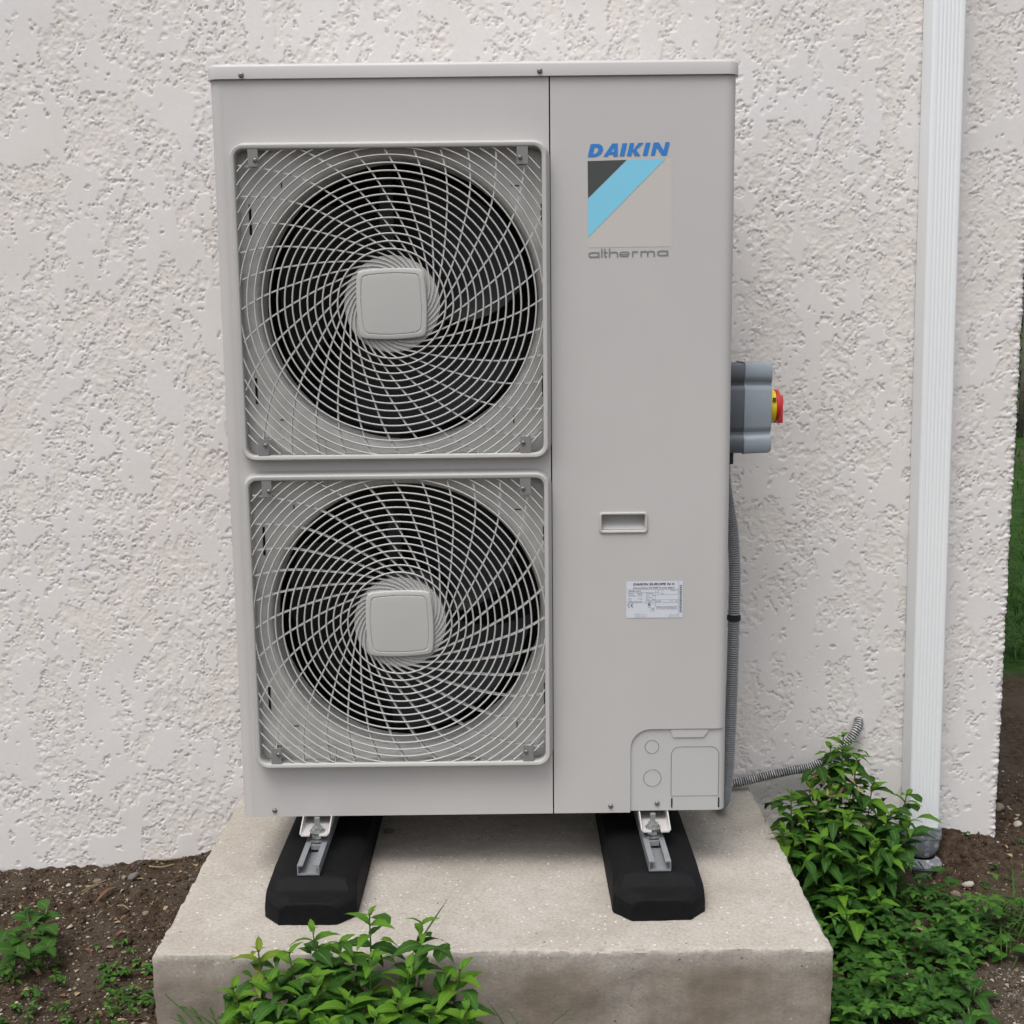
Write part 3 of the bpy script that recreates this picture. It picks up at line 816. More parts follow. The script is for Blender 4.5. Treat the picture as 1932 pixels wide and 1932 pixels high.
# printed logo: flat ink a fraction of a millimetre proud of the panel
YI = -.0007
def flat(name, polys, material, parent, y=YI):
    v = []; f = []
    for i, p in enumerate(polys):
        b = len(v); v += [(x, y - .00015 * i, z) for x, z in p]; f.append(tuple(range(b, b + len(p))))
    bm = bmesh.new(); me = mesh_of(name, [Vector(q) - UO for q in v], f); bm.from_mesh(me)
    bmesh.ops.triangulate(bm, faces=bm.faces)
    for fc in bm.faces:
        if fc.normal.y > 0: fc.normal_flip()
    bm.to_mesh(me); bm.free()
    return link(name, me, material, parent)
logo = flat('logo_panel', [[(.6443, 1.2935), (.7893, 1.2965), (.7905, 1.148), (.6455, 1.1475)]], M['beige'], sp, -.0003)
flat('logo_triangle', [[(.6445, 1.2933), (.7115, 1.2946), (.6451, 1.2312)]], M['charcoal'], logo)
flat('logo_stripe', [[(.7115 + .0012, 1.2948), (.7787, 1.2962), (.6454, 1.1654), (.6451, 1.2312 - .0012)]], M['sky_blue'], logo)
# DAIKIN in heavy slanted capitals
def word_daikin():
    z0, z1, sl = 1.3001, 1.3216, .0052
    Hh = z1 - z0
    def T(x, t): return (x + sl * t, z0 + Hh * t + (x - .645) * .013)
    L = []
    x = .6447; w = .0235                                   # D
    outer = [T(x, 0)] + [T(x + w * .45 + w * .55 * math.sin(a), .5 - .5 * math.cos(a)) for a in [rad(180 * k / 14) for k in range(15)]] + [T(x, 1)]
    inner = [T(x + .0078, .24)] + [T(x + w * .42 + w * .24 * math.sin(a), .5 - .26 * math.cos(a)) for a in [rad(180 * k / 14) for k in range(15)]] + [T(x + .0078, .76)]
    L.append([outer[:1] + outer[1:9] + inner[8:0:-1] + inner[:1] + [T(x + .0078, .5), T(x, .5)]])
    L[-1].append([T(x, .5), T(x + .0078, .5)] + inner[-1:] + inner[-2:7:-1] + outer[8:])
    x = .6712                                              # A
    L.append([[T(x, 0), T(x + .0075, 0), T(x + .0155, .73), T(x + .0155, 1), T(x + .0105, 1)],
              [T(x + .0105, 1), T(x + .0155, .73), T(x + .0172, 0), T(x + .0250, 0), T(x + .0198, 1)],
              [T(x + .0088, .17), T(x + .0178, .17), T(x + .0174, .36), T(x + .0108, .36)]])
    x = .6992; L.append([[T(x, 0), T(x + .0082, 0), T(x + .0082, 1), T(x, 1)]])
    x = .7118                                              # K
    L.append([[T(x, 0), T(x + .0078, 0), T(x + .0078, 1), T(x, 1)],
              [T(x + .0079, .42), T(x + .0148, 1), T(x + .0242, 1), T(x + .0135, .50), T(x + .0232, 0), T(x + .0137, 0), T(x + .0079, .36)]])
    x = .7390; L.append([[T(x, 0), T(x + .0082, 0), T(x + .0082, 1), T(x, 1)]])
    x = .7528                                              # N
    L.append([[T(x, 0), T(x + .0072, 0), T(x + .0072, 1), T(x, 1)],
              [T(x + .0202, 0), T(x + .0274, 0), T(x + .0274, 1), T(x + .0202, 1)],
              [T(x + .0073, 1), T(x + .0073, .62), T(x + .0195, 0), T(x + .0201, 0), T(x + .0201, .38), T(x + .0086, 1)]])
    for k, p in enumerate(L): flat('letter', p, M['blue'], logo)
word_daikin()
def strokes(name, lines, w, material, parent, y=YI):
    v = []; f = []                                          # one mitred ribbon per line, each line a hair prouder than the last
    for li, ln in enumerate(lines):
        P = [Vector(p) for p in ln]; P = [p for i, p in enumerate(P) if i == 0 or (p - P[i - 1]).length > 1e-6]
        closed = (P[0] - P[-1]).length < 1e-5 and len(P) > 3
        if closed: P = P[:-1]
        n = len(P); b0 = len(v)
        for i, p in enumerate(P):
            d0 = (p - P[i - 1]).normalized() if (i or closed) else None; d1 = (P[(i + 1) % n] - p).normalized() if (i < n - 1 or closed) else None
            d0 = d0 or d1; d1 = d1 or d0
            n0 = Vector((-d0.y, d0.x)); n1 = Vector((-d1.y, d1.x)); mm = n0 + n1
            mm = n0 if mm.length < .3 else mm.normalized() / max(.45, mm.normalized().dot(n0))
            for sg in (1, -1): v.append(Vector((p.x + mm.x * w / 2 * sg, y - .0001 * (li % 5), p.y + mm.y * w / 2 * sg)) - UO)
        for i in range(n if closed else n - 1):
            j = (i + 1) % n; f.append((b0 + 2 * i, b0 + 2 * j, b0 + 2 * j + 1, b0 + 2 * i + 1))
    me = mesh_of(name, v, f); bm = bmesh.new(); bm.from_mesh(me)
    for fc in bm.faces:
        if fc.normal.y > 0: fc.normal_flip()
    bm.to_mesh(me); bm.free()
    return link(name, me, material, parent)
def word_altherma():
    zb, h, asc = 1.1302, .0098, .0150; w = .0024
    def tilt(ls): return [[(x, z + (x - .645) * .013) for x, z in l] for l in ls]
    def bowl(cx, cz, rx, rz, a0, a1, n=18, p=.62):
        out = []
        for k in range(n + 1):
            a = rad(a0 + (a1 - a0) * k / n); c, s = math.cos(a), math.sin(a)
            out.append((cx + rx * math.copysign(abs(c) ** p, c), cz + rz * math.copysign(abs(s) ** p, s)))
        return out
    m_ = zb + h / 2; t = h / 2 - w / 2
    words = []
    x = .6468
    def a_(x): return [bowl(x + .0085, m_, .0085, t, 0, 360, 28), [(x + .0170, zb), (x + .0170, zb + h)]]
    words.append(a_(x))
    words.append([[(x + .0222, zb), (x + .0222, zb + asc)]])
    words.append([[(x + .0275, zb + asc), (x + .0275, zb + .003), (x + .0285, zb + w / 2), (x + .0310, zb + w / 2)], [(x + .0246, zb + h - w / 2), (x + .0318, zb + h - w / 2)]])
    words.append([[(x + .0355, zb), (x + .0355, zb + asc)], bowl(x + .0425, m_, .0070, t, 180, 0, 14)[:15] + [(x + .0495, zb)]])
    words.append([bowl(x + .0615, m_, .0080, t, 0, 325, 26), [(x + .0540, m_ - .0002), (x + .0695, m_ - .0002)]])
    words.append([[(x + .0758, zb), (x + .0758, zb + h)], bowl(x + .0828, m_, .0070, t, 180, 80, 10)])
    words.append([[(x + .0905, zb), (x + .0905, zb + h)], bowl(x + .0962, m_, .0057, t, 180, 0, 12) + [(x + .1019, zb)], bowl(x + .1076, m_, .0057, t, 180, 0, 12) + [(x + .1133, zb)]])
    words.append(a_(x + .1195))
    for i, wd in enumerate(words): strokes('letter', tilt(wd), w * (.72 if i == 4 else 1), M['grey_print'], logo)
word_altherma()

# rating plate
def text(name, body, x, z, size, material, parent, width=None, shear=0.0, bold=0.0, y=-.0011):
    c = bpy.data.curves.new(name, 'FONT'); c.body = body; c.size = size; c.shear = shear; c.offset = bold; c.resolution_u = 3
    o = bpy.data.objects.new(name, c); COL.objects.link(o)
    dg = bpy.context.evaluated_depsgraph_get(); dg.update()
    me = bpy.data.meshes.new_from_object(o.evaluated_get(dg)); bpy.data.objects.remove(o); bpy.data.curves.remove(c)
    co = np.zeros(len(me.vertices) * 3, np.float32); me.vertices.foreach_get('co', co); co = co.reshape(-1, 3)
    k = 1.0
    if width and len(co): k = width / max(1e-6, co[:, 0].max() - co[:, 0].min())
    new = np.stack([co[:, 0] * k + x - UO.x, np.full(len(co), y - UO.y), co[:, 1] + z - UO.z], -1)
    me.vertices.foreach_set('co', new.astype(np.float32).ravel()); me.materials.clear(); me.update()
    return link(name, me, material, parent)
LX, LZ, LW, LH = .7136, .4870, .1027, .0682
pl = flat('rating_plate', [rrect(LX + LW / 2, LZ + LH / 2, LW / 2, LH / 2, .0028, 4)], M['white_label'], sp, -.0006)
def lp(u, v): return LX + LW * (u - 188) / 1540, LZ + LH * (1215 - v) / 1000     # sheet drawing units
def ltext(body, u, v, hpx, wpx=None, ink='ink', **k):
    x, z = lp(u, v); return text('print_line', body, x, z, hpx / 1000 * LH * 1.38, M[ink], pl, width=None if wpx is None else wpx / 1540 * LW, **k)
ltext('DAIKIN EUROPE N.V.', 370, 325, 62, 1130, shear=.25, bold=.00012)
ltext('Zandvoordestraat 300, B-8400 Oostende, Belgium', 375, 415, 44, 1120)
ltext('ERLQ011CAV3', 255, 498, 34, 325)
ltext('MFG.NO.', 240, 568, 26, 160); ltext('J003659', 490, 568, 26, 150)
ltext('MFG.DATE', 240, 622, 26, 200); ltext('2016.01', 490, 622, 26, 140)
ltext('114 kg', 490, 705, 30, 120); ltext('MADE IN  BELGIUM', 240, 780, 26, 370)
ltext('PS HIGH', 752, 560, 26, 160); ltext('4.17', 752, 612, 26, 70); ltext('MPa', 885, 612, 28, 80)
ltext('PS LOW', 752, 670, 26, 150); ltext('2.2', 752, 725, 26, 60); ltext('MPa', 885, 725, 28, 80); ltext('IP24', 790, 780, 26, 80)
ltext('3P', 1045, 480, 24, 40); ltext('Hz', 1155, 480, 24, 40); ltext('230 V', 1390, 480, 24, 210)
ltext('MAX', 1015, 535, 24, 70); ltext('kW', 1135, 560, 24, 60)
ltext('R410A', 1005, 775, 28, 120); ltext('3.4', 1400, 775, 28, 55); ltext('kg', 1535, 775, 28, 45)
ltext('Contains fluorinated greenhouse gases', 1000, 935, 26, 560); ltext('Voir notice d\'installation', 1000, 980, 26, 580)
def lline(a, b, w=.00035, ink='ink2'): return [lp(*a), lp(*b)]
lines = [lline(*p) for p in [((205, 445), (1605, 437)), ((205, 523), (985, 520)), ((205, 797), (1605, 792)), ((985, 440), (985, 905)), ((733, 523), (733, 795)), ((733, 735), (985, 735)), ((985, 583), (1605, 578)), ((985, 722), (1605, 720)), ((985, 907), (1605, 905)), ((1610, 215), (1610, 1212)), ((1368, 1138), (1605, 1138)), ((1368, 1138), (1368, 1212)), ((255, 675), (325, 675)), ((325, 675), (325, 722)), ((325, 722), (255, 722)), ((255, 722), (255, 675)),
    ((435, 1105), (545, 1105)), ((545, 1105), (545, 1190)), ((545, 1190), (435, 1190)), ((435, 1190), (435, 1105)), ((490, 1105), (490, 1190)), ((560, 1130), (760, 1130)), ((560, 1178), (745, 1178)), ((1395, 1170), (1580, 1170))]]
strokes('rule_line', lines, .00034, M['ink2'], pl, -.0011)
def arcl(u, v, r, a0, a1): return [lp(u + r * math.cos(rad(a0 + (a1 - a0) * k / 12)), v - r * math.sin(rad(a0 + (a1 - a0) * k / 12))) for k in range(13)]
strokes('conformity_mark', [arcl(280, 870, 45, 75, 285), arcl(368, 870, 45, 75, 285), [lp(325, 870), lp(362, 870)]], .0008, M['ink'], pl, -.0011)
strokes('disposal_mark', [[lp(785, 822), lp(845, 822), lp(832, 880), lp(800, 880), lp(785, 822)], [lp(785, 885), lp(845, 820)], [lp(790, 820), lp(848, 885)], [lp(778, 922), lp(850, 922)]], .0005, M['ink'], pl, -.0011)
strokes('conformity_mark', [[lp(880, 940), lp(860, 940), lp(860, 1035), lp(880, 1035)], [lp(900, 1035), lp(900, 940), lp(925, 945), lp(925, 985), lp(900, 985)], [lp(960, 940), lp(940, 940), lp(940, 1035), lp(960, 1035)]], .0004, M['ink2'], pl, -.0011)
bars = []
for k in range(15): z_ = 345 + k * 50; bars.append([lp(1640, z_), lp(1700, z_)])
strokes('strip_code', bars, .0019, M['ink2'], pl, -.0011)

# folded mounting feet (U-shaped, front flanges cut back at a slant)
for fx in (.139, .766):
    bm = bmesh.new(); t = .0022; hw = .0273; zb = .0945; zt = Z0 + .0008
    def sheet(poly, off):
        prism(bm, poly, lambda p: p, lambda p: Vector(p) + off)
    for s in (-1, 1):
        xo = fx + s * hw
        sheet([(xo, -.043, zb + .004), (xo, .0, zt), (xo, .30, zt), (xo, .30, zb + .004)], Vector((-s * t, 0, 0)))
        sheet([(fx + s * .0085, -.046, zb), (fx + s * (hw - .004), -.046, zb), (fx + s * (hw - .004), .30, zb), (fx + s * .0085, .30, zb)], Vector((0, 0, t)))
        sheet([(fx + s * (hw - .0041), -.0455, zb + .0002), (xo, -.0435, zb + .0041), (xo, .2995, zb + .0041), (fx + s * (hw - .0041), .2995, zb + .0002)], Vector((-s * .0012, 0, .0018)))
    box(bm, (fx - .0084, -.012, zb + .0001), (fx + .0084, .2998, zb + t - .0001))
    U('mounting_foot', bm, M['panel'])

# ------------------------------------------------------------------ rubber supports with rails and bolts
def rubber_support(cx, cxr, label):
    base = Vector((cx, .10, 0))
    t = thing('rubber_support', base, label, 'rubber support', 'rubber supports under the unit')
    # stations along y: (y, half width bottom, half width at shoulder, shoulder z, top half width, top z)
    def st(y, hb, hs, zs, ht, zt): return [(-hb, y, .0), (-hb, y, zs * .55), (-hs, y, zs), (-ht, y, zt - .002), (-ht * .6, y, zt), (ht * .6, y, zt), (ht, y, zt - .002), (hs, y, zs), (hb, y, zs * .55), (hb, y, .0)]
    S = [st(-.197, .0505, .049, .024, .040, .0345), st(-.1955, .0525, .051, .028, .043, .0385), st(-.166, .0800, .0785, .033, .064, .0425), st(-.158, .0812, .0795, .036, .066, .0445), st(-.147, .0812, .0792, .043, .060, .0565), st(-.139, .081, .078, .047, .058, .0615),
         st(-.11, .081, .0772, .051, .058, .0625), st(-.08, .0815, .0775, .053, .060, .0625), st(.24, .0815, .0775, .053, .060, .0625), st(.34, .081, .077, .048, .058, .0615), st(.367, .0795, .078, .034, .064, .043), st(.396, .0515, .049, .024, .04, .0345)]
    v = [(x, y - base.y, z) for s in S for x, y, z in s]; n = 10; f = []
    for i in range(len(S) - 1):
        for k in range(n): f.append((i * n + k, i * n + (k + 1) % n, (i + 1) * n + (k + 1) % n, (i + 1) * n + k))
    f.append(tuple(range(n))); f.append(tuple((len(S) - 1) * n + k for k in range(n))[::-1])
    bm = bmesh.new(); bm.from_mesh(mesh_of('block', v, f)); bm_obj('block', bm, M['rubber'], t, bevel=.0008, seg=1)
    rx = cxr - cx                                             # steel channel let into the top
    bm = bmesh.new(); y0, y1 = -.139 - base.y, .338 - base.y; zb, zt, th = .0632, .0815, .002; hw = .0195
    box(bm, (rx - hw, y0, zb), (rx + hw, y1, zb + th))
    for s in (-1, 1):
        a, b = sorted((rx + s * hw, rx + s * (hw - th))); box(bm, (a, y0, zb + th), (b, y1, zt))
        a, b = sorted((rx + s * (hw - th), rx + s * .0095)); box(bm, (a, y0 + .0002, zt - th), (b, y1 - .0002, zt - .0001))
    bm_obj('rail', bm, M['rail'], t)
    # bolt with nuts and washers
    by = -.028 - base.y
    def cyl(name, r, z0, z1, n, parent, mt='zinc', y=by):
        bm = bmesh.new(); pts = [(r * math.cos(2 * math.pi * k / n + .26), r * math.sin(2 * math.pi * k / n + .26)) for k in range(n)]
        prism(bm, pts, lambda p: (rx + p[0], y + p[1], z0), lambda p: (rx + p[0], y + p[1], z1))
        return bm_obj(name, bm, M[mt], parent, bevel=.0006, seg=1)
    b = cyl('bolt', .0052, .066, .1235, 14, t)
    cyl('nut', .0100, .0985, .1060, 6, b); cyl('washer', .0140, .0968, .0984, 20, b)
    cyl('nut', .0100, .0850, .0925, 6, b); cyl('washer', .0170, .0817, .0835, 20, b)
    bm = bmesh.new(); box(bm, (rx - .0094, by - .022, .0705), (rx + .0094, by + .022, .0790)); bm_obj('channel_nut', bm, M['rail'], t)
rubber_support(.1495, .1425, 'black rubber support with steel rail under the fan side of the heat pump')
rubber_support(.757, .7615, 'black rubber support with steel rail under the pipe cover side of the heat pump')

# ------------------------------------------------------------------ isolator switch on the side of the unit
sw = thing('isolator_switch', (.9, .16, .857), 'grey isolator switch box with yellow and red rotary knob on unit side', 'switch')
SO = Vector(sw.location)
def sw_outline(e=0.0):
    z0, z1 = .772, .9425; pts = []
    # front edge as seen: lobe, groove, flat, groove, lobe
    zs = [(z0, .120), (z0 + .003, .1135), (z0 + .010, .1105), (z0 + .024, .1105), (z0 + .031, .1125), (z0 + .036, .1180), (z0 + .041, .1185), (z0 + .047, .1140), (z0 + .052, .1125)]
    zs += [(z1 + z0 - z, y) for z, y in zs[::-1]]
    front = [(y - e, z) for z, y in zs]
    back = [(.32 - y + e, z) for y, z in [(yy + e, z) for yy, z in front]][::-1]
    return front + back
o1 = sw_outline()
cz = .857
def scaled(pts, k, d=0): return [(.16 + (y - .16) * k, cz + (z - cz) * k) for y, z in pts]
bm = bmesh.new(); prism(bm, scaled(o1, .985), lambda p: (.9004, p[0], p[1]), lambda p: (.9435, p[0], p[1])); bm_obj('switch_base', bm, M['sw_dark'], sw, smooth=True, org=SO)
v = []; f = []; lay = [(.9437, 1.0), (.9445, 1.012), (.9475, 1.012), (.9478, 1.0), (.990, .985), (.9935, .975), (.9952, .955)]
for x, k in lay: v += [Vector((x, y, z)) - SO for y, z in scaled(o1, k)]
n = len(o1)
for a in range(len(lay) - 1):
    for k in range(n): f.append((a * n + k, a * n + (k + 1) % n, (a + 1) * n + (k + 1) % n, (a + 1) * n + k))
f.append(tuple((len(lay) - 1) * n + k for k in range(n)))
o = link('switch_cover', mesh_of('switch_cover', v, f), M['sw_light'], sw); shade(o, 35)
bm = bmesh.new(); prism(bm, rrect(.16, .858, .034, .034, .004, 3), lambda p: (.9953, p[0], p[1]), lambda p: (.9965, p[0], p[1])); bm_obj('dial_plate', bm, M['yellow'], sw, org=SO)
def disc(name, prof, material, n=40, parent=sw, c=(.16, .858)):
    v = []; f = []
    for x, r in prof: v += [Vector((x, c[0] + r * math.cos(2 * math.pi * k / n), c[1] + r * math.sin(2 * math.pi * k / n))) - SO for k in range(n)]
    for a in range(len(prof) - 1):
        for k in range(n): f.append((a * n + k, a * n + (k + 1) % n, (a + 1) * n + (k + 1) % n, (a + 1) * n + k))
    f.append(tuple((len(prof) - 1) * n + k for k in range(n)))
    o = link(name, mesh_of(name, v, f), material, parent); shade(o, 35); return o
ring = disc('dial_ring', [(.9966, .0315), (1.0075, .0315), (1.0090, .0300)], M['yellow'])
bm = bmesh.new(); box(bm, (1.0000, .1275, .868), (1.0065, .1291, .8765)); bm_obj('padlock_hole', bm, M['brown'], ring, bevel=.0015, org=SO)
kn = disc('knob', [(1.0075, .0290), (1.0092, .0322), (1.0150, .0318), (1.0165, .0300)], M['red'])
bm = bmesh.new(); prism(bm, [(.15, .8265), (.17, .8265), (.17, .870), (.165, .879), (.155, .879), (.15, .870)], lambda p: (1.0166, p[0], p[1]), lambda p: (1.0245, p[0], p[1])); bm_obj('knob_grip', bm, M['red'], kn, bevel=.0015, org=SO)
bm = bmesh.new(); prism(bm, [(.009 * math.cos(2 * math.pi * k / 12), .009 * math.sin(2 * math.pi * k / 12)) for k in range(12)], lambda p: (.922 + p[0], .145 + p[1], .7735), lambda p: (.922 + p[0], .145 + p[1], .7505)); bm_obj('cable_gland', bm, M['black'], sw, smooth=True, org=SO)

# ------------------------------------------------------------------ corrugated conduits
def corrugated(name, ctrl, r, pitch, depth, material, label, cat, parent=None, sides=14):
    P = catmull(ctrl, 40)
    L = [0]
    for a, b in zip(P, P[1:]): L.append(L[-1] + (b - a).length)
    L = np.array(L); A = np.array([tuple(p) for p in P])
    s = np.arange(0, L[-1], pitch / 4)
    Q = np.stack([np.interp(s, L, A[:, k]) for k in range(3)], -1)
    prof = [0, depth * .35, depth, depth * .35]
    v, f = tube_pts(Q, lambda i: r - prof[i % 4], sides)
    b = Vector(ctrl[-1])
    me = mesh_of(name, [p - b for p in v], f); o = link(name, me, material); o.location = b
    if isinstance(material, list):
        for i, p in enumerate(me.polygons): p.material_index = 1 if (i // sides) % 4 in (1, 2) else 0
    shade(o, 60); tag(o, label, cat); return o
cd = corrugated('cable_conduit', [(.922, .19, .745), (.924, .193, .71), (.934, .198, .655), (.942, .2, .61), (.9475, .2, .53), (.9475, .2, .436), (.946, .2, .29), (.943, .205, .15), (.941, .225, .06), (.943, .27, .022), (.949, .33, .0145), (.955, .375, .0145)], .0124, .0046, .0030, M['conduit'], 'grey corrugated conduit running down the side of the heat pump', 'conduit')
v, f = tube_pts([(.9475 + 0, .2, .4305), (.9475, .2, .4312), (.9475, .2, .4408), (.9475, .2, .4415)], lambda i: .0138 if i in (1, 2) else .0125, 18)
o = link('clip_band', mesh_of('clip_band', [Vector(p) - cd.location for p in v], f), M['black'], cd); shade(o)
hz = corrugated('drain_hose', [(.955, .386, .0135), (1.0, .387, .019), (1.054, .388, .031), (1.11, .389, .043), (1.158, .389, .052), (1.205, .389, .076), (1.237, .390, .108), (1.256, .396, .132), (1.266, .412, .146), (1.268, .44, .150)], .0105, .0050, .0024, [M['hose'], M['hose_dark']], 'dusty striped corrugated hose lying along the wall behind the plinth weed', 'hose')

# ------------------------------------------------------------------ downspout
dsp = thing('downspout', (1.4, .39, -.15), 'white fluted rectangular rainwater downspout on the house wall', 'downspout')
DO = Vector(dsp.location)
def downspout():
    hw, yf, yb = .0330, .357, .4155
    prof = [(-hw, yb), (-hw, yf + .006)]
    prof += [(-hw + .006 - .006 * math.cos(a), yf + .006 - .006 * math.sin(a)) for a in (rad(30), rad(60), rad(90))]
    nfl = 6; x0, x1 = -hw + .010, hw - .010
    for k in range(nfl):
        a = x0 + (x1 - x0) * k / nfl; w = (x1 - x0) / nfl
        prof += [(a, yf), (a + w * .25, yf + .0002), (a + w * .45, yf + .0010), (a + w * .62, yf + .0010), (a + w * .82, yf + .0002)]
    prof += [(x1, yf)] + [(hw - .006 + .006 * math.sin(a), yf + .006 - .006 * math.cos(a)) for a in (0, rad(30), rad(60), rad(90))] + [(hw, yb)]
    def cx(z): return 1.4005 - .0185 * z / 1.66
    v = []; f = []; n = len(prof); Zs = [-.088, .4, .9, 1.4, 2.6]
    for z in Zs: v += [Vector((cx(z) + x, y, z)) - DO for x, y in prof]
    for i in range(len(Zs) - 1):
        for k in range(n - 1): f.append((i * n + k, i * n + k + 1, (i + 1) * n + k + 1, (i + 1) * n + k))
    o = link('pipe', mesh_of('pipe', v, f), M['pipe'], dsp); shade(o, 25)
    # grey drain shoe in the soil
    lay = []
    for z, h_, r in ((-.078, .0355, .006), (-.0785, .037, .007), (-.103, .037, .007), (-.1035, .0355, .008), (-.128, .0350, .014), (-.142, .031, .022), (-.147, .029, .0285)):
        lay.append([(1.4015 + x, .383 + y, z) for x, y in rrect(0, 0, h_, h_ * .92, r * .92, 6)])
    v = []; f = []
    for L_ in lay: v += [Vector(p) - DO for p in L_]
    n = len(lay[0])
    for a in range(len(lay) - 1):
        for k in range(n): f.append((a * n + k, a * n + (k + 1) % n, (a + 1) * n + (k + 1) % n, (a + 1) * n + k))
    f.append(tuple(range(n)))
    o = link('drain_shoe', mesh_of('drain_shoe', v, f), M['shoe'], dsp); shade(o, 35)
    prof = [(.030, -.146), (.040, -.150), (.0485, -.155), (.0495, -.158), (.0465, -.160), (.0485, -.162), (.046, -.1645), (.036, -.166), (.036, -.19)]
    v = []; f = []; n = 36
    for r, z in prof: v += [Vector((1.4015 + r * math.cos(2 * math.pi * k / n), .372 + r * math.sin(2 * math.pi * k / n), z)) - DO for k in range(n)]
    for a in range(len(prof) - 1):
        for k in range(n): f.append((a * n + k, a * n + (k + 1) % n, (a + 1) * n + (k + 1) % n, (a + 1) * n + k))
    o = link('drain_flange', mesh_of('drain_flange', v, f), M['shoe'], dsp); shade(o, 35)
downspout()

# ------------------------------------------------------------------ leaves
def leaf_arrays(L=1.0, W=.34, n=8, droop=.22, fold=.16, serr=.06, kind='lance', twist=0.0):
    v = []; f = []; u = []
    for i in range(n + 1):
        t = i / n
        if kind == 'lance': w = W * .5 * (math.sin(math.pi * t ** .72) ** .85) * (1 - .12 * t)
        elif kind == 'ovate': w = W * .5 * (math.sin(math.pi * min(1, t ** .52)) ** .7)
        else: w = W * .5 * math.sin(math.pi * t ** .9) ** .6
        if i in (0, n): w = .012 * W
        s = 1 + serr * (1 if i % 2 else -1)
        x = L * t; z = L * (.10 * math.sin(math.pi * t) - droop * t * t)
        for k in (-1, -.5, 0, .5, 1):
            ww = w * (s if abs(k) == 1 else 1) * k
            v.append((x - (abs(k) == 1) * (.0 if i % 2 else .02) * L, ww * L + twist * t * t * L, z + fold * abs(ww) * L)); u.append(abs(k))
    for i in range(n):
        for k in range(4): f.append((i * 5 + k, i * 5 + k + 1, (i + 1) * 5 + k + 1, (i + 1) * 5 + k))
    return v, f, u
def leaf_mesh(name, material, **k):
    v, f, u = leaf_arrays(**k); me = mesh_of(name, v, f)
    a = me.attributes.new('leafu', 'FLOAT', 'POINT'); a.data.foreach_set('value', u)
    me.polygons.foreach_set('use_smooth', [True] * len(f)); me.materials.append(material); return me
LEAF = [leaf_mesh('leaf', M['leaf'], W=w, droop=d, fold=fo, twist=tw, n=10) for w, d, fo, tw in ((.46, .22, .22, .04), (.40, .34, .15, -.05), (.50, .14, .30, .0), (.44, .45, .18, .06), (.48, .28, .05, -.03))]
YOUNG = [leaf_mesh('leaf', M['young'], W=w, droop=d, fold=fo, n=8) for w, d, fo in ((.42, .2, .28), (.38, .3, .22), (.45, .12, .3))]
YELL = [leaf_mesh('leaf', M['yellow_leaf'], W=.34, droop=.2, fold=.25, n=8)]
NETT = [leaf_mesh('leaf', M['nettle'], W=w, droop=d, fold=fo, kind='ovate', serr=.09, n=12) for w, d, fo in ((.80, .2, .12), (.72, .3, .1), (.85, .12, .2))]
BROAD = [leaf_mesh('leaf', me_, W=w, droop=d, fold=.12, kind='ell', serr=.02, n=10) for me_, w, d in ((M['gc'], .5, .25), (M['gc2'], .55, .2), (M['gc'], .45, .35))]
def scatter_leaves(name, spots, shapes, mats, label):
    """spots: (x, y, z, azimuth, elevation, size, shape index, material index)"""
    S = [(np.array(v, float), np.array(f), np.array(u, float)) for v, f, u in shapes]
    CO = []; FA = []; MI = []; UU = []; base = 0
    for (x, y, z, a, e, s, k, mi) in spots:
        v, f, u = S[k]
        ca, sa, ce, se = math.cos(a), math.sin(a), math.cos(e), math.sin(e)
        R_ = np.array([[ca * ce, -sa, -ca * se], [sa * ce, ca, -sa * se], [se, 0, ce]])
        CO.append(v @ R_.T * s + (x, y, z)); FA.append(f + base); MI += [mi] * len(f); UU.append(u); base += len(v)
    me = np_mesh(name, np.concatenate(CO), np.concatenate(FA).ravel(), 4, MI, True, np.concatenate(UU))
    o = link(name, me, mats); return tag(o, label, None, None, 'stuff')
def put_leaf(me, parent, p, direc, size, roll=0.0, name='leaf'):
    d = Vector(direc).normalized(); up = Vector((0, 0, 1))
    y = up.cross(d)
    if y.length < .05: y = Vector((rng.uniform(-1, 1), rng.uniform(-1, 1), 0)).cross(d)
    y.normalize(); z = d.cross(y)
    mtx = Matrix((d, y, z)).transposed().to_4x4() @ Matrix.Rotation(roll, 4, 'X')
    mtx = Matrix.Translation(p) @ mtx @ Matrix.Scale(size, 4)
    o = bpy.data.objects.new(name, me); COL.objects.link(o); o.parent = parent; o.matrix_local = mtx
    return o
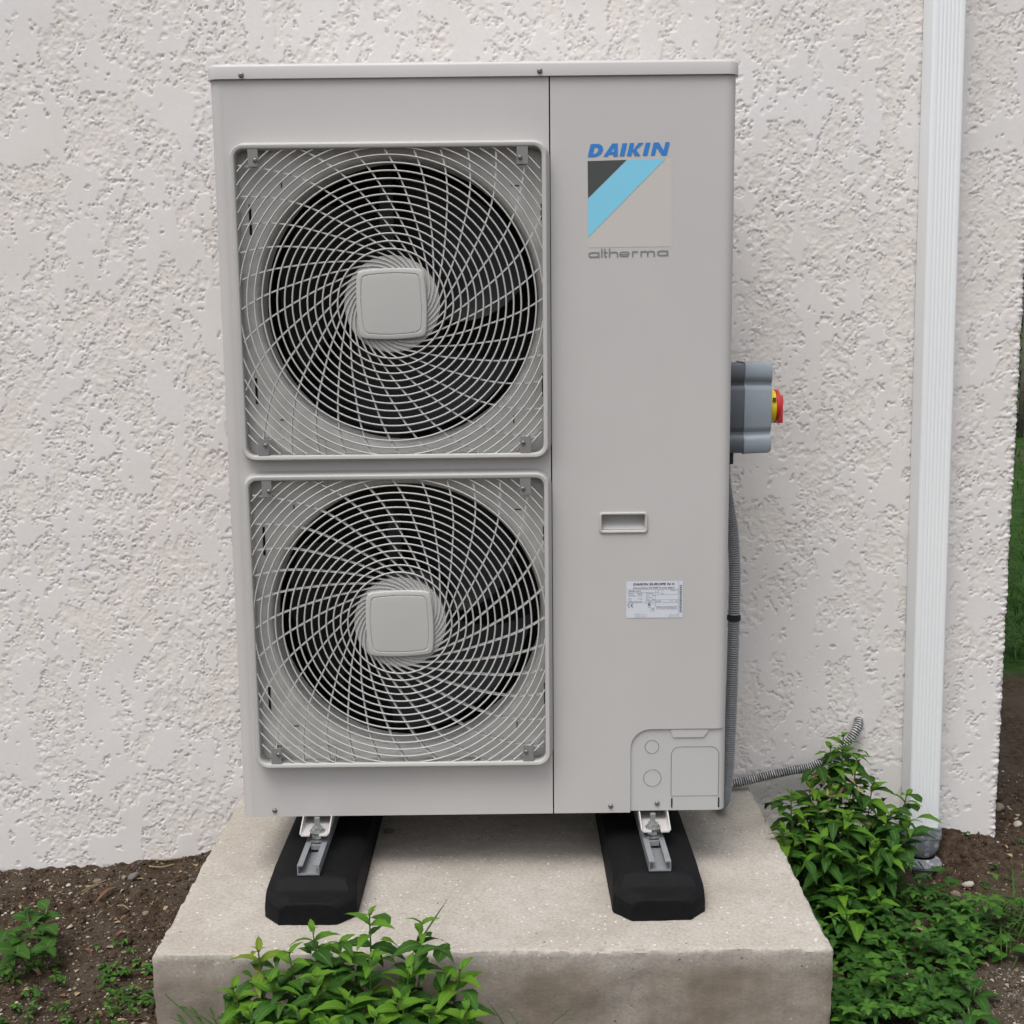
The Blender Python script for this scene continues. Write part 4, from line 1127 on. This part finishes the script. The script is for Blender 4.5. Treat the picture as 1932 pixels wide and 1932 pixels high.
def shoot(plant, org, tip, base, vigor=1.0, yellow=False, nodes=None, lean=None):
    """one stem with opposite pairs of toothed leaves and a bright star of young leaves at its tip"""
    T, B = Vector(tip) - org, Vector(base) - org
    mid = B.lerp(T, .5) + Vector(((T.x - B.x) * .28, (T.y - B.y) * .28, -.01)) + Vector((rng.uniform(-.008, .008), rng.uniform(-.008, .008), 0))
    P = catmull([B, mid, T], 8)
    v, f = tube_pts(P, lambda i: .0023 * vigor * (1 - .55 * i / len(P)), 6)
    st = link('stem', mesh_of('stem', v, f), M['stem'], plant, smooth=True)
    H = sum((b - a).length for a, b in zip(P, P[1:]))
    az = rng.uniform(0, 6.28); nn = nodes or max(4, min(5, int(H / .022)))
    gap = .0125
    ax = (P[-1] - P[-4]).normalized()
    for j in range(nn):
        dist = .003 + gap * j * (1 + .12 * j) if j else 0.0015
        k = len(P) - 1; rem = dist
        while k > 0 and rem > (P[k] - P[k - 1]).length: rem -= (P[k] - P[k - 1]).length; k -= 1
        if k == 0: break
        p = P[k].lerp(P[k - 1], rem / max(1e-6, (P[k] - P[k - 1]).length))
        az += math.pi / 2 + rng.uniform(-.25, .25)
        el = (.36, .16, .02, -.08, -.18, -.28, -.38)[min(j, 6)] + rng.uniform(-.15, .15)
        size = (.028, .042, .051, .054, .052, .048, .044)[min(j, 6)] * vigor * rng.uniform(.85, 1.15)
        for s in (0, math.pi):
            a = az + s + rng.uniform(-.18, .18)
            d = Vector((math.cos(a) * math.cos(el), math.sin(a) * math.cos(el), math.sin(el))) + ax * (.15 if j < 2 else 0)
            pool = YELL if yellow and j < 3 else (YOUNG if j < 2 or (j == 2 and rng.random() < .45) else LEAF)
            put_leaf(rng.choice(pool), st, p, d, size, rng.uniform(-.35, .35))
    for k in range(2):                                                   # tiny unfolding leaves
        a = rng.uniform(0, 6.28); el = rng.uniform(.5, 1.0)
        put_leaf(rng.choice(YELL if yellow else YOUNG), st, T, (math.cos(a) * math.cos(el), math.sin(a) * math.cos(el), math.sin(el)), .013 * vigor)
FT = [(0.276, -0.36, 0.100), (0.186, -0.36, 0.075), (0.359, -0.37, 0.090), (0.103, -0.38, 0.052), (0.23, -0.38, 0.064), (0.285, -0.43, 0.066), (0.206, -0.45, 0.047), (0.342, -0.42, 0.043), (0.419, -0.4, 0.028), (0.13, -0.43, 0.028), (0.33, -0.47, 0.021), (0.429, -0.45, -0.008), (0.254, -0.48, 0.029), (0.179, -0.48, 0.009), (0.298, -0.5, 0.011), (0.375, -0.47, -0.008), (0.101, -0.45, -0.004), (0.232, -0.52, 0.016), (0.155, -0.4, 0.059), (0.07, -0.42, 0.012), (0.055, -0.47, -0.03), (0.40, -0.50, -0.02), (0.15, -0.50, -0.005)]
g0 = float(ground_z(.27, -.43))
fo = Vector((.27, -.42, g0)); fpz = thing('leafy_weed', fo, 'bushy green weed with star-shaped leaf tips growing before the plinth front', 'weed')
for i, t in enumerate(FT):
    b = (.27 + (t[0] - .27) * .45, -.42 + (t[1] + .42) * .4, g0 - .004)
    shoot(fpz, fo, t, b, rng.uniform(.95, 1.12), yellow=i == 3)
def under_foliage(plant, org, tips, n, seed):
    R_ = random.Random(seed); sp = []
    for _ in range(n):
        t = Vector(R_.choice(tips)) - org; k = R_.uniform(.12, .9) ** .8
        p = Vector((t.x * (.5 + .5 * k) + R_.gauss(0, .022), t.y * (.5 + .5 * k) + R_.gauss(0, .018), max(.01, t.z * k)))
        sp.append((p.x, p.y, p.z, R_.uniform(0, 6.28), R_.uniform(-.5, .35), R_.uniform(.020, .056), R_.choice((0, 1, 2)), 1 if R_.random() < .14 else 0))
    o = scatter_leaves('lower_foliage', sp, [leaf_arrays(W=.54, n=6, droop=.25, fold=.18), leaf_arrays(W=.46, n=6, droop=.4, fold=.12), leaf_arrays(W=.5, n=6, droop=.1, fold=.3)], [M['leaf'], M['young']], None); o.parent = plant
RT = [(1.196, 0.28, 0.158), (1.167, 0.27, 0.138), (1.216, 0.25, 0.12), (1.248, 0.24, 0.069), (1.33, 0.27, 0.032), (1.125, 0.2, 0.052), (1.07, 0.2, 0.066), (1.038, 0.12, 0.024), (1.105, 0.08, 0.022), (1.312, 0.2, 0.004), (1.171, 0.14, 0.045), (1.176, 0.08, -0.023), (1.132, 0.02, -0.052), (1.207, 0.05, -0.085), (1.118, 0.24, 0.078), (1.264, 0.22, 0.021), (1.085, 0.17, 0.03), (1.228, 0.14, -0.013), (1.157, 0.2, 0.072), (1.258, 0.13, -0.03), (1.122, -0.04, -0.075)]
under_foliage(fpz, fo, FT, 560, 4)
g1 = float(ground_z(1.17, .2))
ro = Vector((1.17, .19, g1)); rpz = thing('leafy_weed', ro, 'tall bushy green weed between the plinth and the white downspout', 'weed')
for i, t in enumerate(RT):
    b = (max(1.05, 1.17 + (t[0] - 1.17) * .4), .19 + (t[1] - .19) * .45, g1 - .004)
    shoot(rpz, ro, t, b, rng.uniform(.95, 1.15), yellow=False, nodes=6 if i < 5 else None)
under_foliage(rpz, ro, RT, 620, 6)
# withered brown flower strings inside the tall weed
for k in range(26):
    p = Vector((rng.gauss(1.16, .035), rng.gauss(.19, .03), rng.uniform(-.0, .10))) - ro
    d = Vector((rng.uniform(-1, 1), rng.uniform(-1, 1), rng.uniform(-.6, .3)))
    o = put_leaf(leaf_mesh('withered_leaf', M['straw' if k % 2 else 'brown'], W=.35, droop=.6, fold=.5, n=4) if k < 4 else WITH[k % 4], rpz, p, d, rng.uniform(.014, .026), rng.uniform(-2, 2), 'withered_leaf')
    if k < 4: WITH = (WITH if k else []) + [o.data]

# broad nettle-like weed at the left edge
lo_ = Vector((-.405, -.01, float(ground_z(-.405, -.01)))); lpz = thing('broadleaf_weed', lo_, 'low weed with broad toothed leaves on bare soil left of the plinth', 'weed')
for (x, y, z) in ((-.437, .05, -.085), (-.40, .055, -.088), (-.385, .0, -.10), (-.425, -.04, -.085), (-.36, -.055, -.11), (-.45, -.01, -.10), (-.41, -.085, -.10)):
    T = Vector((x, y, z)) - lo_; B = Vector((T.x * .3, T.y * .3, -.004))
    P = catmull([B, B.lerp(T, .5) + Vector((0, 0, .004)), T], 5); v, f = tube_pts(P, .0015, 5)
    st = link('stem', mesh_of('stem', v, f), M['stem'], lpz, smooth=True)
    az = rng.uniform(0, 6.28)
    for j in range(5):
        az += 2.1 + rng.uniform(-.3, .3); el = rng.uniform(-.1, .35)
        put_leaf(rng.choice(NETT), st, P[-1].lerp(P[max(0, len(P) - 3 - j)], .6 if j else 0), (math.cos(az) * math.cos(el), math.sin(az) * math.cos(el), math.sin(el)), rng.uniform(.026, .042) * (1 - .0 * j), rng.uniform(-.4, .4))

# rosettes of plain broad leaves in the ground cover on the right
def rosette(x, y, n, size, label, z=.0, pool=BROAD, spread=1.0):
    o = Vector((x, y, float(ground_z(x, y)))); t = thing('broadleaf_rosette', o, label, 'weed', 'broadleaf rosettes in the ground cover')
    a = rng.uniform(0, 6.28)
    for k in range(n):
        a += 2.4 + rng.uniform(-.3, .3); el = rng.uniform(.15, .65)
        h = rng.uniform(.012, .035) + z; rr = rng.uniform(.004, .016) * spread
        p = Vector((math.cos(a) * rr, math.sin(a) * rr, h))
        v, f = tube_pts([Vector((0, 0, -.004)), p * .6, p], .0012, 5)
        st = link('stem', mesh_of('stem', v, f), M['stem'], t, smooth=True)
        put_leaf(rng.choice(pool), st, p, (math.cos(a) * math.cos(el), math.sin(a) * math.cos(el), math.sin(el) * .6), size * rng.uniform(.75, 1.15), rng.uniform(-.3, .3))
for x, y, n, s, lb in ((1.235, -.185, 7, .060, 'rosette of big grey-green oval leaves in the ground cover, widest of them'),
                       (1.30, -.20, 5, .050, 'rosette of oval leaves at the gravel edge of the ground cover'),
                       (1.135, -.18, 6, .046, 'rosette of pointed leaves beside the plinth corner in ground cover'),
                       (1.195, -.035, 5, .036, 'small rosette of oval leaves at the foot of the tall weed'),
                       (1.42, -.05, 5, .040, 'rosette of pale oval leaves beside the grass tuft at the right edge'),
                       (1.27, -.275, 5, .048, 'rosette of oval leaves lying over gravel at the bottom right')):
    rosette(x, y, n, s, lb)

# ------------------------------------------------------------------ ground cover and grass (nobody could count them)
sh = [leaf_arrays(W=.62, n=4, droop=.2, fold=.15, serr=0, kind='ell'), leaf_arrays(W=.5, n=4, droop=.35, fold=.2, serr=.08, kind='lance'), leaf_arrays(W=.8, n=4, droop=.1, fold=.1, serr=0, kind='ell'),
      leaf_arrays(W=.055, n=5, droop=.35, fold=0, serr=0, kind='lance'), leaf_arrays(W=.05, n=5, droop=.7, fold=0, serr=0, kind='lance')]
spots = []
def dens(x, y): return vnoise(np.array([x * 14.0]), np.array([y * 14.0]), 5)[0]
cnt = 0
while cnt < 1050:
    x, y = rng.uniform(1.035, 1.50), rng.uniform(-.42, .20)
    lim = np.interp(y, [-.42, -.28, -.16, -.03, .08, .16, .2], [1.19, 1.21, 1.30, 1.40, 1.45, 1.36, 1.25])
    if x > lim + rng.gauss(0, .03): continue
    if dens(x, y) < rng.uniform(.12, .55): continue
    cnt += 1
    z0 = float(ground_z(x, y)); hgt = abs(rng.gauss(0, .028)) + .004
    a0 = rng.uniform(0, 6.28); nl = rng.choice((3, 3, 4, 5)); sz = rng.uniform(.010, .024); k = rng.choice((0, 1, 2)); mi = 0 if rng.random() < .68 else 1
    for j in range(nl):
        a = a0 + 6.28 * j / nl + rng.uniform(-.3, .3)
        spots.append((x, y, z0 + hgt, a, rng.uniform(-.15, .55), sz * rng.uniform(.8, 1.2), k, mi))
scatter_leaves('ground_cover', spots, sh, [M['gc'], M['gc2']], 'dense low green ground cover right of the plinth')
spots = []
for _ in range(420):
    x, y = rng.uniform(-.62, -.10), rng.uniform(-.36, .06)
    if x > -.12 - .0 or dens(x + 5, y) < rng.uniform(.2, .7): continue
    if y > -.03 and rng.random() < .6: continue
    a0 = rng.uniform(0, 6.28); z0 = float(ground_z(x, y))
    for j in range(rng.choice((4, 6, 7))):
        spots.append((x, y, z0 + rng.uniform(.002, .014), a0 + .9 * j + rng.uniform(-.3, .3), rng.uniform(-.05, .4), rng.uniform(.008, .017), rng.choice((1, 1, 0)), 0 if rng.random() < .75 else 1))
scatter_leaves('seedling_cover', spots, sh, [M['gc'], M['gc2']], 'sparse small feathery green seedlings on the soil left of the plinth')
spots = []
for _ in range(120):
    x, y = rng.uniform(1.36, 1.85), rng.uniform(-.30, .55)
    if dens(x * 1.3, y * 1.3) < .5: continue
    a0 = rng.uniform(0, 6.28); z0 = float(ground_z(x, y))
    for j in range(rng.choice((3, 4))): spots.append((x, y, z0 + rng.uniform(.002, .012), a0 + 1.6 * j, rng.uniform(0, .4), rng.uniform(.006, .013), rng.choice((0, 1, 2)), rng.choice((0, 0, 1))))
scatter_leaves('seedling_cover', spots, sh, [M['gc'], M['gc2']], 'scattered tiny green seedlings on dark soil by the house corner')
# grass tufts that stand singly
BLADES = [mesh_of('blade', *leaf_arrays(W=w, n=7, droop=d, fold=.1, serr=0, kind='lance', twist=tw)[:2]) for w, d, tw in ((.034, .35, .05), (.03, .75, -.08), (.036, .15, .02))]
for me in BLADES:
    me.materials.append(M['grass']); me.polygons.foreach_set('use_smooth', [True] * len(me.polygons))
def tuft(x, y, n, size, spread, label, elr=(.7, 1.35), az=None):
    o = Vector((x, y, float(ground_z(x, y)))); t = thing('grass_tuft', o, label, 'grass', 'grass tufts')
    for k in range(n):
        a = rng.uniform(0, 6.28) if az is None else az + rng.uniform(-.9, .9); el = rng.uniform(*elr)
        put_leaf(rng.choice(BLADES), t, (rng.gauss(0, spread), rng.gauss(0, spread), -.004), (math.cos(a) * math.cos(el), math.sin(a) * math.cos(el), math.sin(el)), size * rng.uniform(.6, 1.15), rng.uniform(-.5, .5), 'blade')
tuft(1.50, .06, 70, .125, .030, 'grass tuft at the right edge beside the ground cover')
tuft(1.565, -.02, 60, .11, .03, 'grass tuft nearest the right edge of the gravel')
tuft(1.47, -.02, 24, .10, .02, 'thin grass tuft leaning over dark soil near the pale rosette', (.3, .9))
tuft(.045, -.36, 16, .16, .012, 'grass tuft against the plinth front left of the bushy weed', (.8, 1.4), 2.4)
tuft(.53, -.40, 9, .13, .010, 'grass tuft before the plinth front right of the bushy weed', (.8, 1.3))
tuft(.27, -.35, 5, .24, .03, 'long thin grass blades rising through the bushy weed', (1.15, 1.45))
tuft(-.19, -.16, 14, .05, .012, 'short grass tuft on the soil by the plinth left corner')
tuft(-.53, -.10, 14, .07, .015, 'grass tuft beside the broad toothed weed at the left edge')

# lawn beyond the house corner, seen through the gap
spots = []
for _ in range(5200):
    y = 1.9 + 9.5 * rng.random() ** 1.7
    x = (y + 2.15) * .50 + .08 + rng.uniform(-.35, 1.2) * (.4 + y * .12)
    if x < XC + .05: continue
    spots.append((x, y, float(ground_z(x, y)) - .005, rng.uniform(0, 6.28), rng.uniform(.6, 1.4), rng.uniform(.05, .12) * (1 + y * .05), rng.choice((3, 4)), rng.choice((0, 0, 1))))
scatter_leaves('lawn_grass', spots, sh, [M['grass'], M['gc']], 'rough lawn grass beyond the corner of the house')

# ------------------------------------------------------------------ hedge and wire fence far behind
hd = thing('hedge', (6.4, 11.2, -.15), 'dark evergreen hedge far behind the house corner', 'hedge')
HO = Vector(hd.location)
spots = []
for _ in range(15000):
    x = rng.uniform(-4.2, 3.4) if _ < 8000 else rng.uniform(3.0, 15.0); zz_ = rng.uniform(.02, 2.7); d = .5 + .28 * float(vnoise(np.array([x * 1.7]), np.array([zz_ * 1.7]), 9)[0])
    spots.append((x, -d + rng.uniform(0, .5), zz_ + .15 * math.sin(x * 3), rng.uniform(0, 6.28), rng.uniform(-.6, .9), rng.uniform(.06, .13) * (1 if x < 3.2 else 1.7), rng.choice((0, 1)), 0))
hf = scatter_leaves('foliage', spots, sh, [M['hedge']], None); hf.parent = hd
for k in range(22):
    x = -3.8 + k * .85 + rng.uniform(-.1, .1)
    v, f = tube_pts([(x, 0, -.02), (x + .05, .05, 1.1), (x - .08, 0, 2.3)], lambda i: (.05, .035, .012)[i], 7); link('trunk', mesh_of('trunk', v, f), M['wood'], hd, smooth=True)
fn = thing('wire_fence', (6.2, 9.9, -.15), 'low wire fence before the dark hedge behind the house corner', 'fence')
for k in range(12):
    v, f = tube_pts([(-3 + k * 1.2, 0, -.1), (-3 + k * 1.2, 0, 1.25)], .025, 8); link('post', mesh_of('post', v, f), M['wood'], fn, smooth=True)
for k in range(5):
    z = .25 + k * .22
    v, f = tube_pts([(-3, -.028, z), (4, -.028, z - .01), (10.2, -.028, z)], .003, 5); link('wire', mesh_of('wire', v, f), M['bracket'], fn)

# ------------------------------------------------------------------ stones, pebbles, litter
def stone_mesh(name, r, seed, sub=2, flat_=.5):
    bm = bmesh.new(); bmesh.ops.create_icosphere(bm, subdivisions=sub, radius=1); R_ = random.Random(seed)
    a = [Vector((R_.uniform(-1, 1), R_.uniform(-1, 1), R_.uniform(-1, 1))).normalized() for _ in range(7)]; o_ = [R_.uniform(.4, .85) for _ in a]
    for vv in bm.verts:
        p = vv.co.copy()
        for n_, d_ in zip(a, o_):
            k = p.dot(n_) - d_
            if k > 0: p -= n_ * k * .8
        vv.co = Vector((p.x * r, p.y * r * .8, p.z * r * flat_))
    me = bpy.data.meshes.new(name); bm.to_mesh(me); bm.free()
    me.polygons.foreach_set('use_smooth', [True] * len(me.polygons)); return me
for k, (x, y, r, mt, lb) in enumerate(((-.319, .325, .0165, 'stone_g', 'round grey stone on the soil near the wall left of plinth'), (-.398, .325, .011, 'stone_b', 'small tan stone at the wall foot beside dry grass'), (-.5, .227, .009, 'stone_b', 'small tan stone on bare soil at far left'),
        (-.246, .164, .009, 'stone_b', 'pale oval stone on the soil close to the plinth left side'), (-.454, .308, .008, 'stone_w', 'small pale stone near the wall foot at far left'), (-.342, .336, .009, 'stone_b', 'tan stone touching the round grey stone'),
        (-.384, .118, .009, 'stone_w', 'white chip of stone behind the broad toothed weed'), (-.498, .069, .015, 'stone_g', 'dark grey stone at the left edge of the picture'),
        (1.667, .501, .014, 'stone_w', 'white stone behind the house corner'), (1.452, .232, .016, 'stone_w', 'white lump of mortar on soil before the downspout'), (1.418, .208, .013, 'stone_b', 'tan stone beside the white lump of mortar'),
        (1.299, .137, .014, 'stone_w', 'white stone half hidden in the ground cover'), (1.252, -.262, .012, 'stone_g', 'grey stone on the gravel at bottom right'), (1.655, .58, .018, 'stone_b', 'tan stone farthest behind the house corner'))):
    o = link('stone', stone_mesh('stone', r, 100 + k), M[mt]); o.location = (x, y, float(ground_full(np.array([x]), np.array([y]))[0]) + r * .25); o.rotation_euler = (rng.uniform(-.3, .3), rng.uniform(-.3, .3), rng.uniform(0, 6.28))
    tag(o, lb, 'stone', 'loose stones on the soil')
def pebbles():
    bm = bmesh.new(); bmesh.ops.create_icosphere(bm, subdivisions=1, radius=1)
    v0 = np.array([tuple(v.co) for v in bm.verts]); bm.faces.ensure_lookup_table(); f0 = np.array([[v.index for v in f.verts] for f in bm.faces]); bm.free()
    CO = []; FA = []; MI = []; b = 0
    for i in range(11500):
        if i < 5000: x, y = rng.uniform(-.74, -.09), rng.uniform(-.36, .41)
        elif i < 8500: x, y = rng.uniform(1.22, 1.65), rng.uniform(-.44, -.08)
        else: x, y = rng.uniform(1.04, 1.95), rng.uniform(-.2, .9)
        if y > .41 and x < XC + .01: continue
        r = min(.0040, .00085 * rng.paretovariate(2.0))
        t = rng.random(); mi = 0 if t < .30 else (1 if t < .78 else 2)
        s = np.array([r * rng.uniform(.7, 1.4), r * rng.uniform(.7, 1.4), r * rng.uniform(.5, .9)])
        z = float(ground_full(np.array([x]), np.array([y]))[0]) + r * .2
        a = rng.uniform(0, 6.28); c, sn = math.cos(a), math.sin(a)
        p = v0 * (1 + .25 * (nrng.random((len(v0), 1)) - .5)) * s
        CO.append(np.stack([p[:, 0] * c - p[:, 1] * sn + x, p[:, 0] * sn + p[:, 1] * c + y, p[:, 2] + z], -1)); FA.append(f0 + b); MI += [mi] * len(f0); b += len(v0)
    me = np_mesh('pebbles', np.concatenate(CO), np.concatenate(FA).ravel(), 3, MI)
    tag(link('pebbles', me, [M['stone_w'], M['stone_b'], M['stone_g']]), 'small pale pebbles and grit strewn over the dark soil', None, None, 'stuff')
pebbles()
def clods():
    bm = bmesh.new(); bmesh.ops.create_icosphere(bm, subdivisions=1, radius=1)
    v0 = np.array([tuple(v.co) for v in bm.verts]); bm.faces.ensure_lookup_table(); f0 = np.array([[v.index for v in f.verts] for f in bm.faces]); bm.free()
    N = 14000
    X = np.where(np.arange(N) < 6500, nrng.uniform(-.74, -.09, N), nrng.uniform(1.03, 1.95, N)); Y = nrng.uniform(-.42, .75, N)
    ok = ~((Y > .41) & (X < XC + .01)); X, Y = X[ok], Y[ok]; N = len(X)
    r = np.minimum(.007, .0016 * (1 + nrng.pareto(2.4, N))); Zc = ground_full(X, Y) + r * .1
    P = v0[None] * (1 + .6 * (nrng.random((N, len(v0), 1)) - .5)) * (r[:, None, None] * nrng.uniform(.6, 1.4, (N, 1, 3)))
    P = P + np.stack([X, Y, Zc], -1)[:, None]
    F_ = f0[None] + (np.arange(N) * len(v0))[:, None, None]
    me = np_mesh('soil_crumbs', P.reshape(-1, 3), F_.ravel(), 3)
    tag(link('soil_crumbs', me, M['soil']), 'loose dark crumbs of soil around the plinth', None, None, 'stuff')
clods()
def twig(pts, r, mt, label, name='twig', cat='twig'):
    b = Vector(pts[0]); b.z = float(ground_full(np.array([b.x]), np.array([b.y]))[0]) + r
    Q = []
    for p in pts:
        p = Vector(p); p.z = float(ground_full(np.array([p.x]), np.array([p.y]))[0]) + r * 1.5 + .002 + p.z; Q.append(p - b)
    v, f = tube_pts(catmull(Q, 4), lambda i: r * (1 - .03 * i), 6); o = link(name, mesh_of(name, v, f), M[mt], smooth=True); o.location = b
    tag(o, label, cat, 'dry twigs on the soil')
twig([(-.306, .408, 0), (-.27, .397, .004), (-.227, .388, 0)], .0022, 'straw', 'pale dry twig at the wall foot beside the plinth')
twig([(-.30, .375, 0), (-.27, .37, .003), (-.245, .378, 0)], .0017, 'straw', 'thin dry twig just before the pale twig at the wall foot')
twig([(-.376, .319, 0), (-.395, .30, .004), (-.418, .285, 0)], .0012, 'straw', 'curved dry grass stalk beside the round grey stone')
twig([(-.37, .31, 0), (-.39, .285, .003), (-.413, .267, 0)], .001, 'straw', 'thin dry grass stalk near the brown leaf')
twig([(-.315, .201, 0), (-.30, .195, .002), (-.287, .188, 0)], .0016, 'straw', 'short straight straw on the soil near the plinth')
twig([(-.512, .157, 0), (-.509, .17, .002), (-.506, .182, 0)], .0014, 'straw', 'short straw on the soil at the left edge')
dl = link('dry_leaf', leaf_mesh('dry_leaf', M['brown'], W=.22, droop=.1, fold=.8, n=8)); dl.location = (-.334, .266, float(ground_z(-.334, .266)) + .012); dl.scale = (.06,) * 3; dl.rotation_euler = (0, .05, rad(236))
tag(dl, 'long curled brown dead leaf lying on the soil', 'leaf')
spots = []
for k in range(520):
    x, y = (rng.uniform(-.7, -.10), rng.uniform(-.3, .41)) if k < 260 else (rng.uniform(1.25, 1.9), rng.uniform(-.3, .6))
    if y > .41 and x < XC + .01: continue
    spots.append((x, y, float(ground_full(np.array([x]), np.array([y]))[0]) + .0015, rng.uniform(0, 6.28), rng.uniform(-.15, .3), rng.uniform(.006, .026), rng.choice((3, 4, 1)), rng.choice((0, 0, 1))))
scatter_leaves('plant_litter', spots, sh, [M['straw'], M['brown']], 'bits of dry straw and dead leaf littering the soil')
# ring stain of an old washer left on the plinth
v, f = [], []
for k in range(24):
    a = 2 * math.pi * k / 24
    for r_ in (.0065, .0108): v.append((0.2513 + r_ * math.cos(a), 0.1875 + r_ * math.sin(a), .0))
    j = (k + 1) % 24; f.append((2 * k, 2 * k + 1, 2 * j + 1, 2 * j))
b = Vector((0.2513, 0.1875, 0.0034))
o = link('steel_washer', mesh_of('steel_washer', [Vector(p) - Vector((0.2513, 0.1875, 0)) for p in v] + [Vector(p) - Vector((0.2513, 0.1875, .0016)) for p in v], f + [tuple(48 + q for q in p) for p in f]), M['screw']); o.location = b
tag(o, 'small dark steel washer lying on the plinth under the unit', 'washer')
